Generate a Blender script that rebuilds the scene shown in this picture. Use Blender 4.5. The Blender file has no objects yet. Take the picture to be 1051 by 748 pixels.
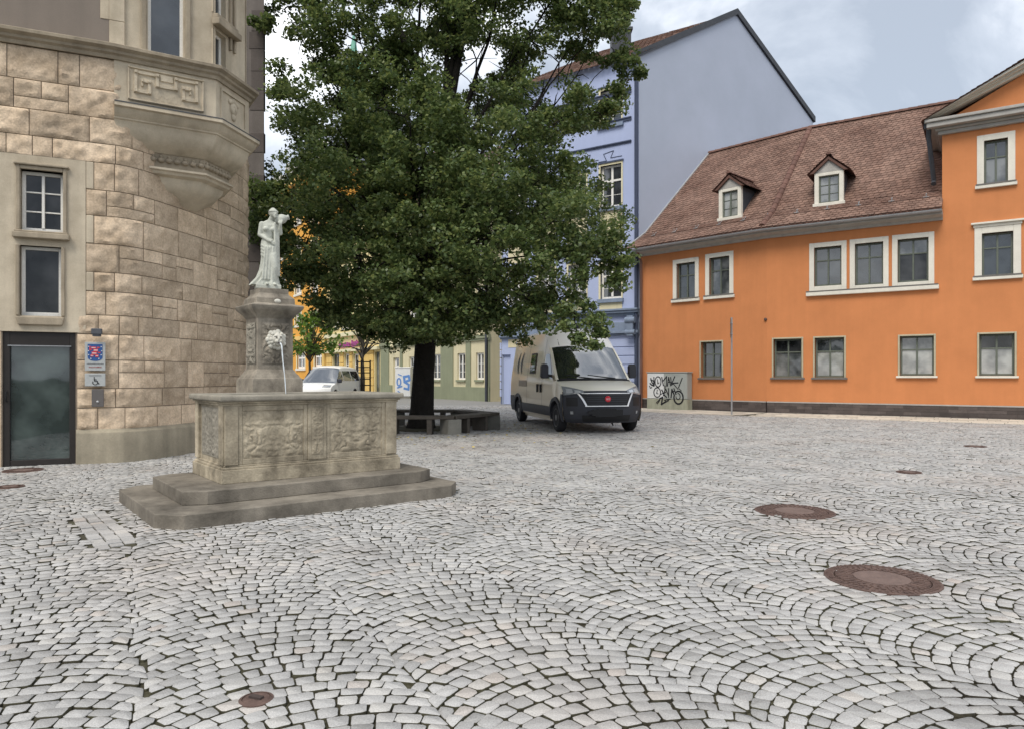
import bpy, bmesh, math, random
import numpy as np
from mathutils import Matrix, Vector, noise as mnoise
random.seed(7); rng = np.random.default_rng(11)
scene = bpy.context.scene
COL = scene.collection
R = math.radians
CAMZ, FPX, CX, HY = 1.35, 730.0, 525.5, 386.0

# ------------------------------------------------------------------ helpers
def at(px, py, Y):
    return Vector(((px-CX)/FPX*Y, Y, CAMZ+(HY-py)/FPX*Y))
def gnd(px, py):
    Y = CAMZ*FPX/(py-HY)
    return Vector(((px-CX)/FPX*Y, Y, 0))

class MB:
    """collects polygons, links them as one mesh object"""
    def __init__(self, M=None):
        self.v = []; self.f = []; self.m = []; self.M = M
    def add(self, vs, fs, mi=0, M=None):
        k = len(self.v)
        if M is not None: vs = [M @ Vector(p) for p in vs]
        self.v.extend([tuple(p) for p in vs])
        for q in fs:
            self.f.append([k+i for i in q]); self.m.append(mi)
        return self
    def box(self, x0, x1, y0, y1, z0, z1, mi=0, M=None):
        vs = [(x0,y0,z0),(x1,y0,z0),(x1,y1,z0),(x0,y1,z0),(x0,y0,z1),(x1,y0,z1),(x1,y1,z1),(x0,y1,z1)]
        return self.add(vs, [(0,3,2,1),(4,5,6,7),(0,1,5,4),(1,2,6,5),(2,3,7,6),(3,0,4,7)], mi, M)
    def prism(self, poly, z0, z1, mi=0, M=None):
        n = len(poly)
        vs = [(p[0],p[1],z0) for p in poly]+[(p[0],p[1],z1) for p in poly]
        fs = [tuple(reversed(range(n))), tuple(range(n,2*n))]
        fs += [(i,(i+1)%n,n+(i+1)%n,n+i) for i in range(n)]
        return self.add(vs, fs, mi, M)
    def prism_y(self, poly, y0, y1, mi=0, M=None):
        """polygon in (x,z), counter-clockwise seen from -y, extruded y0..y1"""
        n = len(poly)
        vs = [(p[0],y0,p[1]) for p in poly]+[(p[0],y1,p[1]) for p in poly]
        fs = [tuple(range(n)), tuple(reversed(range(n,2*n)))]
        fs += [(i,n+i,n+(i+1)%n,(i+1)%n) for i in range(n)]
        return self.add(vs, fs, mi, M)
    def loft(self, rings, cap=True, mi=0, M=None, closed=True):
        n = len(rings[0]); vs = [p for r in rings for p in r]; fs = []
        for a in range(len(rings)-1):
            for i in range(n if closed else n-1):
                j = (i+1) % n
                fs.append((a*n+i, a*n+j, (a+1)*n+j, (a+1)*n+i))
        if cap:
            fs.append(tuple(reversed(range(n)))); fs.append(tuple(range((len(rings)-1)*n, len(rings)*n)))
        return self.add(vs, fs, mi, M)
    def lathe(self, prof, n=24, mi=0, M=None, cap=True):
        rings = [[(r*math.cos(2*math.pi*i/n), r*math.sin(2*math.pi*i/n), z) for i in range(n)] for r, z in prof]
        return self.loft(rings, cap, mi, M)
    def tube(self, pts, rad, n=8, mi=0, M=None, cap=True):
        pts = [Vector(p) for p in pts]
        if not hasattr(rad, '__len__'): rad = [rad]*len(pts)
        rings = []; ref = None
        for i, p in enumerate(pts):
            d = (pts[min(i+1,len(pts)-1)]-pts[max(i-1,0)]).normalized()
            if ref is None: ref = Vector((0,0,1)) if abs(d.z) < .9 else Vector((1,0,0))
            a = (ref - d*ref.dot(d)).normalized(); b = d.cross(a); ref = a
            rings.append([p+(a*math.cos(2*math.pi*k/n)+b*math.sin(2*math.pi*k/n))*rad[i] for k in range(n)])
        return self.loft(rings, cap, mi, M)
    def grid(self, P, mi=0, M=None, flip=False):
        nu, nv = len(P), len(P[0]); vs = [p for r in P for p in r]; fs = []
        for a in range(nu-1):
            for b in range(nv-1):
                q = (a*nv+b, (a+1)*nv+b, (a+1)*nv+b+1, a*nv+b+1)
                fs.append(tuple(reversed(q)) if flip else q)
        return self.add(vs, fs, mi, M)
    def ball(self, c, r, n=10, mi=0, M=None, sq=(1,1,1)):
        rings = []
        for a in range(n+1):
            t = -math.pi/2+math.pi*a/n; rr = max(math.cos(t), .02)
            rings.append([(c[0]+r*sq[0]*rr*math.cos(2*math.pi*k/(2*n)), c[1]+r*sq[1]*rr*math.sin(2*math.pi*k/(2*n)), c[2]+r*sq[2]*math.sin(t)) for k in range(2*n)])
        return self.loft(rings, True, mi, M)
    def build(self, name, mat, parent=None, smooth=None, bevel=0, seg=2):
        me = bpy.data.meshes.new(name)
        vs = self.v if self.M is None else [tuple(self.M @ Vector(p)) for p in self.v]
        me.from_pydata(vs, [], self.f)
        mats = mat if isinstance(mat, (list, tuple)) else [mat]
        for m in mats: me.materials.append(m)
        if len(mats) > 1: me.polygons.foreach_set('material_index', self.m)
        me.update()
        if smooth is not None:
            me.polygons.foreach_set('use_smooth', [True]*len(me.polygons))
            if smooth < 179: me.set_sharp_from_angle(angle=R(smooth))
        o = bpy.data.objects.new(name, me); COL.objects.link(o)
        if parent: o.parent = parent
        if bevel:
            b = o.modifiers.new('bevel', 'BEVEL'); b.width = bevel; b.segments = seg; b.limit_method = 'ANGLE'; b.angle_limit = R(40)
        return o

def tag(o, label=None, cat=None, group=None, kind=None):
    if label: o['label'] = label
    if cat: o['category'] = cat
    if group: o['group'] = group
    if kind: o['kind'] = kind
    return o
def thing(name, label, cat, loc=(0,0,0), rz=0, group=None):
    o = bpy.data.objects.new(name, None); COL.objects.link(o)
    o.empty_display_size = .2; o.location = loc; o.rotation_euler = (0,0,rz)
    return tag(o, label, cat, group)
def copy_tree(o, parent=None):
    c = o.copy(); COL.objects.link(c)
    if parent: c.parent = parent
    for ch in list(o.children): copy_tree(ch, c)
    return c
def np_mesh(name, V, F4, mat, parent=None, smooth=False):
    """V (n,3), F4 (m,4) quads"""
    me = bpy.data.meshes.new(name)
    me.vertices.add(len(V)); me.vertices.foreach_set('co', V.astype(np.float32).ravel())
    me.loops.add(F4.size); me.loops.foreach_set('vertex_index', F4.astype(np.int32).ravel())
    me.polygons.add(len(F4)); me.polygons.foreach_set('loop_start', np.arange(0, F4.size, F4.shape[1], dtype=np.int32))
    me.polygons.foreach_set('loop_total', np.full(len(F4), F4.shape[1], dtype=np.int32))
    me.materials.append(mat); me.update(calc_edges=True)
    if smooth: me.polygons.foreach_set('use_smooth', [True]*len(F4))
    o = bpy.data.objects.new(name, me); COL.objects.link(o)
    if parent: o.parent = parent
    return o

# value noise, vectorised
def vnoise(p, seed=0):
    p = np.asarray(p, float); i = np.floor(p).astype(np.int64); f = p-i; f = f*f*(3-2*f)
    def h(ix, iy, iz):
        n = (ix*374761393 + iy*668265263 + iz*2147483647 + seed*974711) & 0xffffffff
        n = ((n ^ (n >> 13))*1274126177) & 0xffffffff
        n = (n ^ (n >> 16)) & 0xffff
        return n/65535.0
    r = 0
    for a in (0,1):
        for b in (0,1):
            for c in (0,1):
                w = (f[...,0] if a else 1-f[...,0])*(f[...,1] if b else 1-f[...,1])*(f[...,2] if c else 1-f[...,2])
                r = r + w*h(i[...,0]+a, i[...,1]+b, i[...,2]+c)
    return r
def fbm(p, o=4, seed=0):
    p = np.asarray(p, float); s = 0; a = .5
    for k in range(o):
        s = s + a*vnoise(p*2**k+k*17.3, seed+k); a *= .5
    return s

# ------------------------------------------------------------------ materials
def mat(name, col, rough=.8, var=.12, scale=3.0, bump=0.0, bscale=40.0, metal=0.0, spec=.3, island=0.0, col2=None,
        streak=0.0, detail=0.06, stretch=(1,1,1), coat=0.0, ior=None, emit=0, bdist=.01):
    m = bpy.data.materials.new(name); m.use_nodes = True
    nt = m.node_tree; N = nt.nodes; L = nt.links
    b = N['Principled BSDF']; b.inputs['Roughness'].default_value = rough; b.inputs['Metallic'].default_value = metal
    b.inputs['Specular IOR Level'].default_value = spec
    if coat: b.inputs['Coat Weight'].default_value = coat; b.inputs['Coat Roughness'].default_value = .05
    if ior: b.inputs['IOR'].default_value = ior
    tc = N.new('ShaderNodeTexCoord'); mp = N.new('ShaderNodeMapping'); mp.inputs['Scale'].default_value = stretch
    L.new(tc.outputs['Object'], mp.inputs['Vector'])
    n1 = N.new('ShaderNodeTexNoise'); n1.inputs['Scale'].default_value = scale; n1.inputs['Detail'].default_value = 6; n1.inputs['Roughness'].default_value = .65
    L.new(mp.outputs[0], n1.inputs['Vector'])
    lo = [c*(1-var) for c in col]; hi = [min(1,c*(1+var)) for c in (col2 or col)]
    rp = N.new('ShaderNodeValToRGB'); rp.color_ramp.elements[0].position = .3; rp.color_ramp.elements[1].position = .7
    rp.color_ramp.elements[0].color = (*lo,1); rp.color_ramp.elements[1].color = (*hi,1)
    L.new(n1.outputs['Fac'], rp.inputs[0]); out = rp.outputs[0]
    def mul(out, src, amt, lo=0, hi=1):
        mr = N.new('ShaderNodeMapRange'); mr.inputs['From Min'].default_value = lo; mr.inputs['From Max'].default_value = hi
        mr.inputs['To Min'].default_value = 1-amt; mr.inputs['To Max'].default_value = 1+amt; L.new(src, mr.inputs['Value'])
        mx = N.new('ShaderNodeMix'); mx.data_type = 'RGBA'; mx.blend_type = 'MULTIPLY'; mx.inputs['Factor'].default_value = 1
        L.new(out, mx.inputs[6]); L.new(mr.outputs[0], mx.inputs[7]); return mx.outputs[2]
    if island:
        g = N.new('ShaderNodeNewGeometry'); out = mul(out, g.outputs['Random Per Island'], island)
    if detail:
        n3 = N.new('ShaderNodeTexNoise'); n3.inputs['Scale'].default_value = bscale; n3.inputs['Detail'].default_value = 3
        L.new(tc.outputs['Object'], n3.inputs['Vector']); out = mul(out, n3.outputs['Fac'], detail, .3, .7)
    if streak:
        mp2 = N.new('ShaderNodeMapping'); mp2.inputs['Scale'].default_value = (5,5,.35); L.new(tc.outputs['Object'], mp2.inputs['Vector'])
        n4 = N.new('ShaderNodeTexNoise'); n4.inputs['Scale'].default_value = 1; n4.inputs['Detail'].default_value = 5
        L.new(mp2.outputs[0], n4.inputs['Vector']); out = mul(out, n4.outputs['Fac'], streak, .3, .7)
    L.new(out, b.inputs['Base Color'])
    if bump:
        n2 = N.new('ShaderNodeTexNoise'); n2.inputs['Scale'].default_value = bscale; n2.inputs['Detail'].default_value = 5
        L.new(tc.outputs['Object'], n2.inputs['Vector'])
        bp = N.new('ShaderNodeBump'); bp.inputs['Strength'].default_value = bump; bp.inputs['Distance'].default_value = bdist
        L.new(n2.outputs['Fac'], bp.inputs['Height']); L.new(bp.outputs[0], b.inputs['Normal'])
    if emit:
        b.inputs['Emission Color'].default_value = (*col,1); b.inputs['Emission Strength'].default_value = emit
    return m

def glass_mat(name, col, curtain=None):
    m = bpy.data.materials.new(name); m.use_nodes = True; nt = m.node_tree; N = nt.nodes; L = nt.links
    b = N['Principled BSDF']; b.inputs['Roughness'].default_value = .03; b.inputs['IOR'].default_value = 1.9
    b.inputs['Base Color'].default_value = (*col,1)
    tc = N.new('ShaderNodeTexCoord')
    n = N.new('ShaderNodeTexNoise'); n.inputs['Scale'].default_value = 1.7; n.inputs['Detail'].default_value = 3
    L.new(tc.outputs['Object'], n.inputs['Vector'])
    rp = N.new('ShaderNodeValToRGB'); e = rp.color_ramp.elements
    e[0].position = .38; e[1].position = .62
    e[0].color = (*[c*.6 for c in col],1); e[1].color = (*(curtain or [c*1.5 for c in col]),1)
    L.new(n.outputs['Fac'], rp.inputs[0]); L.new(rp.outputs[0], b.inputs['Base Color'])
    # slightly wavy panes, so reflections wobble
    n2 = N.new('ShaderNodeTexNoise'); n2.inputs['Scale'].default_value = 1.1; L.new(tc.outputs['Object'], n2.inputs['Vector'])
    bp = N.new('ShaderNodeBump'); bp.inputs['Strength'].default_value = .06; bp.inputs['Distance'].default_value = .05
    L.new(n2.outputs['Fac'], bp.inputs['Height']); L.new(bp.outputs[0], b.inputs['Normal'])
    return m

M = {}
M['sand_stone'] = mat('rock_faced_sandstone', (.487,.372,.257), .9, .15, 2.6, .9, 34, island=.22, col2=(.585,.465,.34), detail=.16, streak=.08)
M['mortar'] = mat('mortar_joint', (.22,.18,.14), .95, .2, 5)
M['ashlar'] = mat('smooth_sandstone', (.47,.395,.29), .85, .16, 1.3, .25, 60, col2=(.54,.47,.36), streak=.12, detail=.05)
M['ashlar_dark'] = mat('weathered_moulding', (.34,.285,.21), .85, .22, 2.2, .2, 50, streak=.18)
M['lead'] = mat('lead_flashing', (.09,.095,.105), .55, .2, 4, metal=.3)
M['plinth'] = mat('plinth_sandstone', (.29,.255,.19), .9, .2, 2.2, .35, 40, streak=.16)
M['plaster_brown'] = mat('brown_plaster', (.22,.185,.155), .95, .07, .9, .12, 120, streak=.05)
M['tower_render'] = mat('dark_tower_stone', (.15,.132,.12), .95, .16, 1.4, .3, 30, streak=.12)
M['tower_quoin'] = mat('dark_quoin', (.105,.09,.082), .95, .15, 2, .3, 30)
M['fountain'] = mat('fountain_sandstone', (.185,.155,.11), .88, .3, 3.2, .5, 45, col2=(.375,.325,.24), streak=.22, detail=.1)
M['rim'] = mat('fountain_rim_stone', (.24,.22,.18), .85, .22, 5, .3, 60, streak=.1)
M['step'] = mat('basalt_step', (.10,.087,.07), .8, .3, 2.2, .4, 60, col2=(.20,.178,.145), streak=.1)
M['pedestal'] = mat('pedestal_stone', (.14,.122,.098), .88, .3, 4, .35, 60, col2=(.255,.225,.18), streak=.22)
M['marble'] = mat('white_statue_stone', (.43,.44,.385), .75, .2, 9, .2, 60, streak=.2, detail=.05)
M['lion'] = mat('white_lion_stone', (.56,.54,.47), .6, .1, 20)
M['orange'] = mat('orange_plaster', (.545,.212,.083), .93, .08, .8, .15, 130, streak=.03, detail=.04)
M['plinth_slate'] = mat('dark_plinth_tiles', (.085,.07,.065), .8, .2, 3, .2, 30, island=.3)
M['white_trim'] = mat('white_painted_stone', (.66,.63,.55), .75, .06, 3, .05, 60, streak=.05)
M['jamb'] = mat('pale_reveal_stone', (.42,.38,.27), .85, .1, 3)
M['green_frame'] = mat('grey_green_frame', (.115,.13,.105), .5, .1, 5)
M['grey_sill'] = mat('grey_sill', (.14,.13,.12), .6, .12, 5)
M['soffit'] = mat('eaves_paint', (.36,.345,.32), .7, .08, 3, streak=.08)
M['zinc'] = mat('zinc_gutter', (.33,.33,.335), .5, .12, 4, metal=.25)
M['tile'] = mat('red_clay_tile', (.17,.095,.07), .8, .18, .8, .2, 30, island=.2, col2=(.205,.13,.10), streak=.1)
M['ridge_tile'] = mat('ridge_tile', (.14,.075,.058), .8, .2, 3, .2, 30, island=.2)
M['slate'] = mat('dark_slate', (.05,.055,.065), .6, .2, 6, .1, 40)
M['blue'] = mat('blue_plaster', (.385,.44,.625), .93, .04, .35, .08, 100, streak=.02, detail=.02)
M['blue_gable'] = mat('pale_blue_gable_plaster', (.40,.445,.535), .93, .05, .22, .08, 100, detail=.03, col2=(.43,.47,.57))
M['blue_band'] = mat('blue_grey_cornice', (.20,.245,.325), .85, .08, 2, streak=.1)
M['blue_line'] = mat('dark_blue_paint', (.06,.075,.12), .8, .1, 4)
M['cream'] = mat('cream_panel', (.60,.54,.36), .9, .06, 1.2, .05, 90, streak=.05)
M['green_pil'] = mat('grey_green_plaster', (.235,.25,.165), .9, .08, 1.2, streak=.06)
M['yellow'] = mat('yellow_plaster', (.66,.45,.15), .9, .07, 1.1, streak=.06)
M['pale_yellow'] = mat('pale_yellow_plaster', (.70,.58,.30), .9, .06, 1.1, streak=.05)
M['amber'] = mat('amber_plaster', (.66,.33,.06), .9, .07, 1.1, streak=.06)
M['white_frame'] = mat('white_frame', (.74,.72,.67), .5, .05, 4)
M['cream_frame'] = mat('cream_window_surround', (.66,.60,.40), .8, .06, 3)
M['glass'] = glass_mat('window_glass', (.03,.035,.04))
M['glass_mid'] = glass_mat('window_glass_curtain', (.06,.07,.075), (.2,.21,.21))
M['glass_dark'] = glass_mat('dark_window_glass', (.018,.02,.022), (.05,.052,.055))
M['glass_dark'].node_tree.nodes['Principled BSDF'].inputs['IOR'].default_value = 1.5
M['glass_blind'] = glass_mat('window_glass_blind', (.25,.26,.25), (.36,.37,.35))
M['glass_door'] = glass_mat('door_glass', (.035,.055,.055), (.075,.10,.095))
M['door_frame'] = mat('dark_door_frame', (.028,.024,.022), .45, .1, 5)
M['black'] = mat('black_paint', (.012,.012,.013), .5, .1, 5)
M['steel'] = mat('steel', (.42,.42,.42), .35, .1, 5, metal=.8)
M['plaque'] = mat('plaque_grey', (.40,.415,.41), .4, .03, 5)
M['shield_blue'] = mat('shield_blue', (.03,.09,.26), .4, .04, 5)
M['shield_red'] = mat('shield_red', (.55,.06,.07), .4, .04, 5)
M['shield_white'] = mat('shield_white', (.75,.75,.75), .4, .02, 5)
M['ink'] = mat('dark_lettering', (.02,.02,.022), .5, .0, 5)
M['grey_ink'] = mat('grey_lettering', (.11,.11,.115), .5, .0, 5)
M['red_ink'] = mat('red_lettering', (.30,.08,.07), .5, .0, 5)
M['box_grey'] = mat('intercom_grey', (.12,.11,.105), .5, .05, 5)
M['iron'] = mat('rusty_cast_iron', (.085,.054,.046), .75, .25, 14, .4, 90, col2=(.12,.078,.064))
M['iron_mid'] = mat('worn_cover_fill', (.15,.105,.09), .8, .2, 14, .4, 90)
M['iron_dark'] = mat('dark_cast_iron', (.06,.045,.04), .7, .2, 14)
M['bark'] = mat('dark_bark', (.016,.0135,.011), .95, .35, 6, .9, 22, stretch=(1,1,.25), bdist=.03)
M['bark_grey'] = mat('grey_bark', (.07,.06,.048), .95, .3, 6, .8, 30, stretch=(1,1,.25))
M['bench_wood'] = mat('dark_bench_wood', (.085,.073,.06), .7, .25, 5, .2, 40, stretch=(1,1,1))
M['concrete'] = mat('concrete_block', (.23,.22,.19), .9, .15, 4, .3, 60, streak=.1)
M['concrete_dark'] = mat('dirty_concrete_block', (.12,.115,.10), .9, .15, 4, .3, 60, streak=.1)
M['cab_white'] = mat('white_cabinet_paint', (.68,.68,.67), .5, .04, 3)
M['cab_grey'] = mat('grey_cabinet_paint', (.34,.355,.33), .55, .06, 3, streak=.05)
M['cab_base'] = mat('cabinet_base', (.33,.33,.25), .8, .1, 3, streak=.15)
M['graffiti'] = mat('black_spray_paint', (.012,.012,.014), .5, .0, 5)
M['graffiti_blue'] = mat('blue_spray_paint', (.12,.25,.55), .5, .0, 5)
M['magenta'] = mat('magenta_letters', (.36,.06,.24), .5, .05, 5)
M['van_paint'] = mat('champagne_paint', (.58,.50,.37), .34, .02, 1, metal=.2, coat=.6, detail=.0)
M['van_hood'] = mat('pale_metallic_paint', (.72,.68,.56), .38, .02, 1, metal=.05, coat=.6, detail=.0)
M['van_white'] = mat('white_gelcoat', (.74,.73,.70), .35, .02, 1, coat=.3, detail=.0)
M['plastic'] = mat('dark_bumper_plastic', (.032,.034,.042), .55, .08, 6, .1, 200)
M['tyre'] = mat('tyre_rubber', (.018,.018,.02), .85, .15, 8)
M['rim_metal'] = mat('grey_wheel_rim', (.16,.16,.165), .4, .1, 5, metal=.6)
M['silver'] = mat('silver_trim', (.66,.66,.66), .3, .03, 5, metal=.6)
M['lamp'] = mat('headlight_lens', (.22,.23,.24), .08, .3, 9, coat=1)
M['lamp_white'] = mat('headlight_reflector', (.75,.76,.78), .15, .1, 9, metal=.5)
M['badge'] = mat('red_badge', (.52,.02,.035), .35, .05, 5, coat=.5)
M['car_glass'] = glass_mat('car_glass', (.012,.014,.016))
M['car_glass'].node_tree.nodes['Principled BSDF'].inputs['IOR'].default_value = 3.4
M['decal'] = mat('brown_decal', (.20,.15,.10), .4, .05, 5)
M['paver'] = mat('light_concrete_paver', (.54,.49,.41), .9, .1, 3, .2, 60, island=.18)
M['water'] = mat('running_water', (.62,.66,.68), .08, .05, 20, spec=.8)
M['pool'] = mat('basin_water', (.035,.04,.032), .04, .1, 3, spec=.6)
M['leaf_yellow'] = mat('fallen_leaf', (.38,.30,.08), .8, .25, 3, island=.4)
M['verdigris'] = mat('verdigris_copper', (.16,.36,.28), .7, .15, 3)
M['slate_blue'] = mat('blue_grey_slate', (.17,.185,.225), .7, .12, 2, .1, 20)
# ------------------------------------------------------------------ paving
def sett_material():
    m = bpy.data.materials.new('granite_setts'); m.use_nodes = True; nt = m.node_tree; N = nt.nodes; L = nt.links
    b = N['Principled BSDF']; b.inputs['Roughness'].default_value = .62; b.inputs['Specular IOR Level'].default_value = .35
    tc = N.new('ShaderNodeTexCoord'); g = N.new('ShaderNodeNewGeometry')
    r1 = N.new('ShaderNodeValToRGB'); cr = r1.color_ramp; cr.interpolation = 'LINEAR'
    cr.elements[0].position = 0; cr.elements[0].color = (.285,.28,.27,1)
    cr.elements[1].position = 1; cr.elements[1].color = (.45,.435,.405,1)
    for p, c in ((.25,(.355,.35,.341)),(.7,(.40,.394,.383)),(.95,(.425,.413,.39)),(.98,(.40,.365,.335))):
        e = cr.elements.new(p); e.color = (*c,1)
    L.new(g.outputs['Random Per Island'], r1.inputs[0])
    # warmer, pinkish zones of older stone
    nz = N.new('ShaderNodeTexNoise'); nz.inputs['Scale'].default_value = .5; nz.inputs['Detail'].default_value = 3
    L.new(tc.outputs['Object'], nz.inputs['Vector'])
    mr = N.new('ShaderNodeMapRange'); mr.inputs['From Min'].default_value = .5; mr.inputs['From Max'].default_value = .72; mr.inputs['To Max'].default_value = .55
    L.new(nz.outputs['Fac'], mr.inputs['Value'])
    mx = N.new('ShaderNodeMix'); mx.data_type = 'RGBA'; mx.blend_type = 'MULTIPLY'
    mx.inputs[7].default_value = (1.04,.93,.86,1); L.new(mr.outputs[0], mx.inputs['Factor']); L.new(r1.outputs[0], mx.inputs[6])
    # crystals
    n2 = N.new('ShaderNodeTexNoise'); n2.inputs['Scale'].default_value = 170; n2.inputs['Detail'].default_value = 4; n2.inputs['Roughness'].default_value = .8
    L.new(tc.outputs['Object'], n2.inputs['Vector'])
    mr2 = N.new('ShaderNodeMapRange'); mr2.inputs['From Min'].default_value = .3; mr2.inputs['From Max'].default_value = .7
    mr2.inputs['To Min'].default_value = .66; mr2.inputs['To Max'].default_value = 1.34; L.new(n2.outputs['Fac'], mr2.inputs['Value'])
    mx2 = N.new('ShaderNodeMix'); mx2.data_type = 'RGBA'; mx2.blend_type = 'MULTIPLY'; mx2.inputs['Factor'].default_value = 1
    L.new(mx.outputs[2], mx2.inputs[6]); L.new(mr2.outputs[0], mx2.inputs[7])
    n4 = N.new('ShaderNodeTexNoise'); n4.inputs['Scale'].default_value = 1.3; n4.inputs['Detail'].default_value = 4
    L.new(tc.outputs['Object'], n4.inputs['Vector'])
    mr4 = N.new('ShaderNodeMapRange'); mr4.inputs['From Min'].default_value = .3; mr4.inputs['From Max'].default_value = .7
    mr4.inputs['To Min'].default_value = .84; mr4.inputs['To Max'].default_value = 1.12; L.new(n4.outputs['Fac'], mr4.inputs['Value'])
    mx4 = N.new('ShaderNodeMix'); mx4.data_type = 'RGBA'; mx4.blend_type = 'MULTIPLY'; mx4.inputs['Factor'].default_value = 1
    L.new(mx2.outputs[2], mx4.inputs[6]); L.new(mr4.outputs[0], mx4.inputs[7])
    L.new(mx4.outputs[2], b.inputs['Base Color'])
    n3 = N.new('ShaderNodeTexNoise'); n3.inputs['Scale'].default_value = 60; n3.inputs['Detail'].default_value = 5
    L.new(tc.outputs['Object'], n3.inputs['Vector'])
    bp = N.new('ShaderNodeBump'); bp.inputs['Strength'].default_value = .55; bp.inputs['Distance'].default_value = .006
    L.new(n3.outputs['Fac'], bp.inputs['Height']); L.new(bp.outputs[0], b.inputs['Normal'])
    return m
M['sett'] = sett_material()
M['joint'] = mat('joint_sand_and_moss', (.048,.04,.03), .98, .3, 1.2, .5, 60, col2=(.06,.058,.034), detail=.3)
M['far_ground'] = mat('far_cobbled_ground', (.24,.235,.225), .9, .12, 9, .4, 14, detail=.15)

# manhole covers: (centre, radius)
MANHOLES = [(gnd(905,594), .355), (gnd(815.5,524.5), .38), (gnd(933,484.5), .165), (gnd(1001,458), .20), (gnd(24,482.5), .26), (gnd(10,499.5), .16), (gnd(263,717.5), .07)]
FO = Vector((-2.91, 7.22, 0)); FA = R(38)                # fountain: front left corner of the basin, turn
fu = Vector((math.cos(FA), math.sin(FA), 0)); fv = Vector((-math.sin(FA), math.cos(FA), 0))
BP = Vector((9.43, 26.33, 0)); UR = Vector((.832,-.555,0)); UL = Vector((.695,-.719,0))
NR = Vector((.555,.832,0)); NL = Vector((.719,.695,0))

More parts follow.
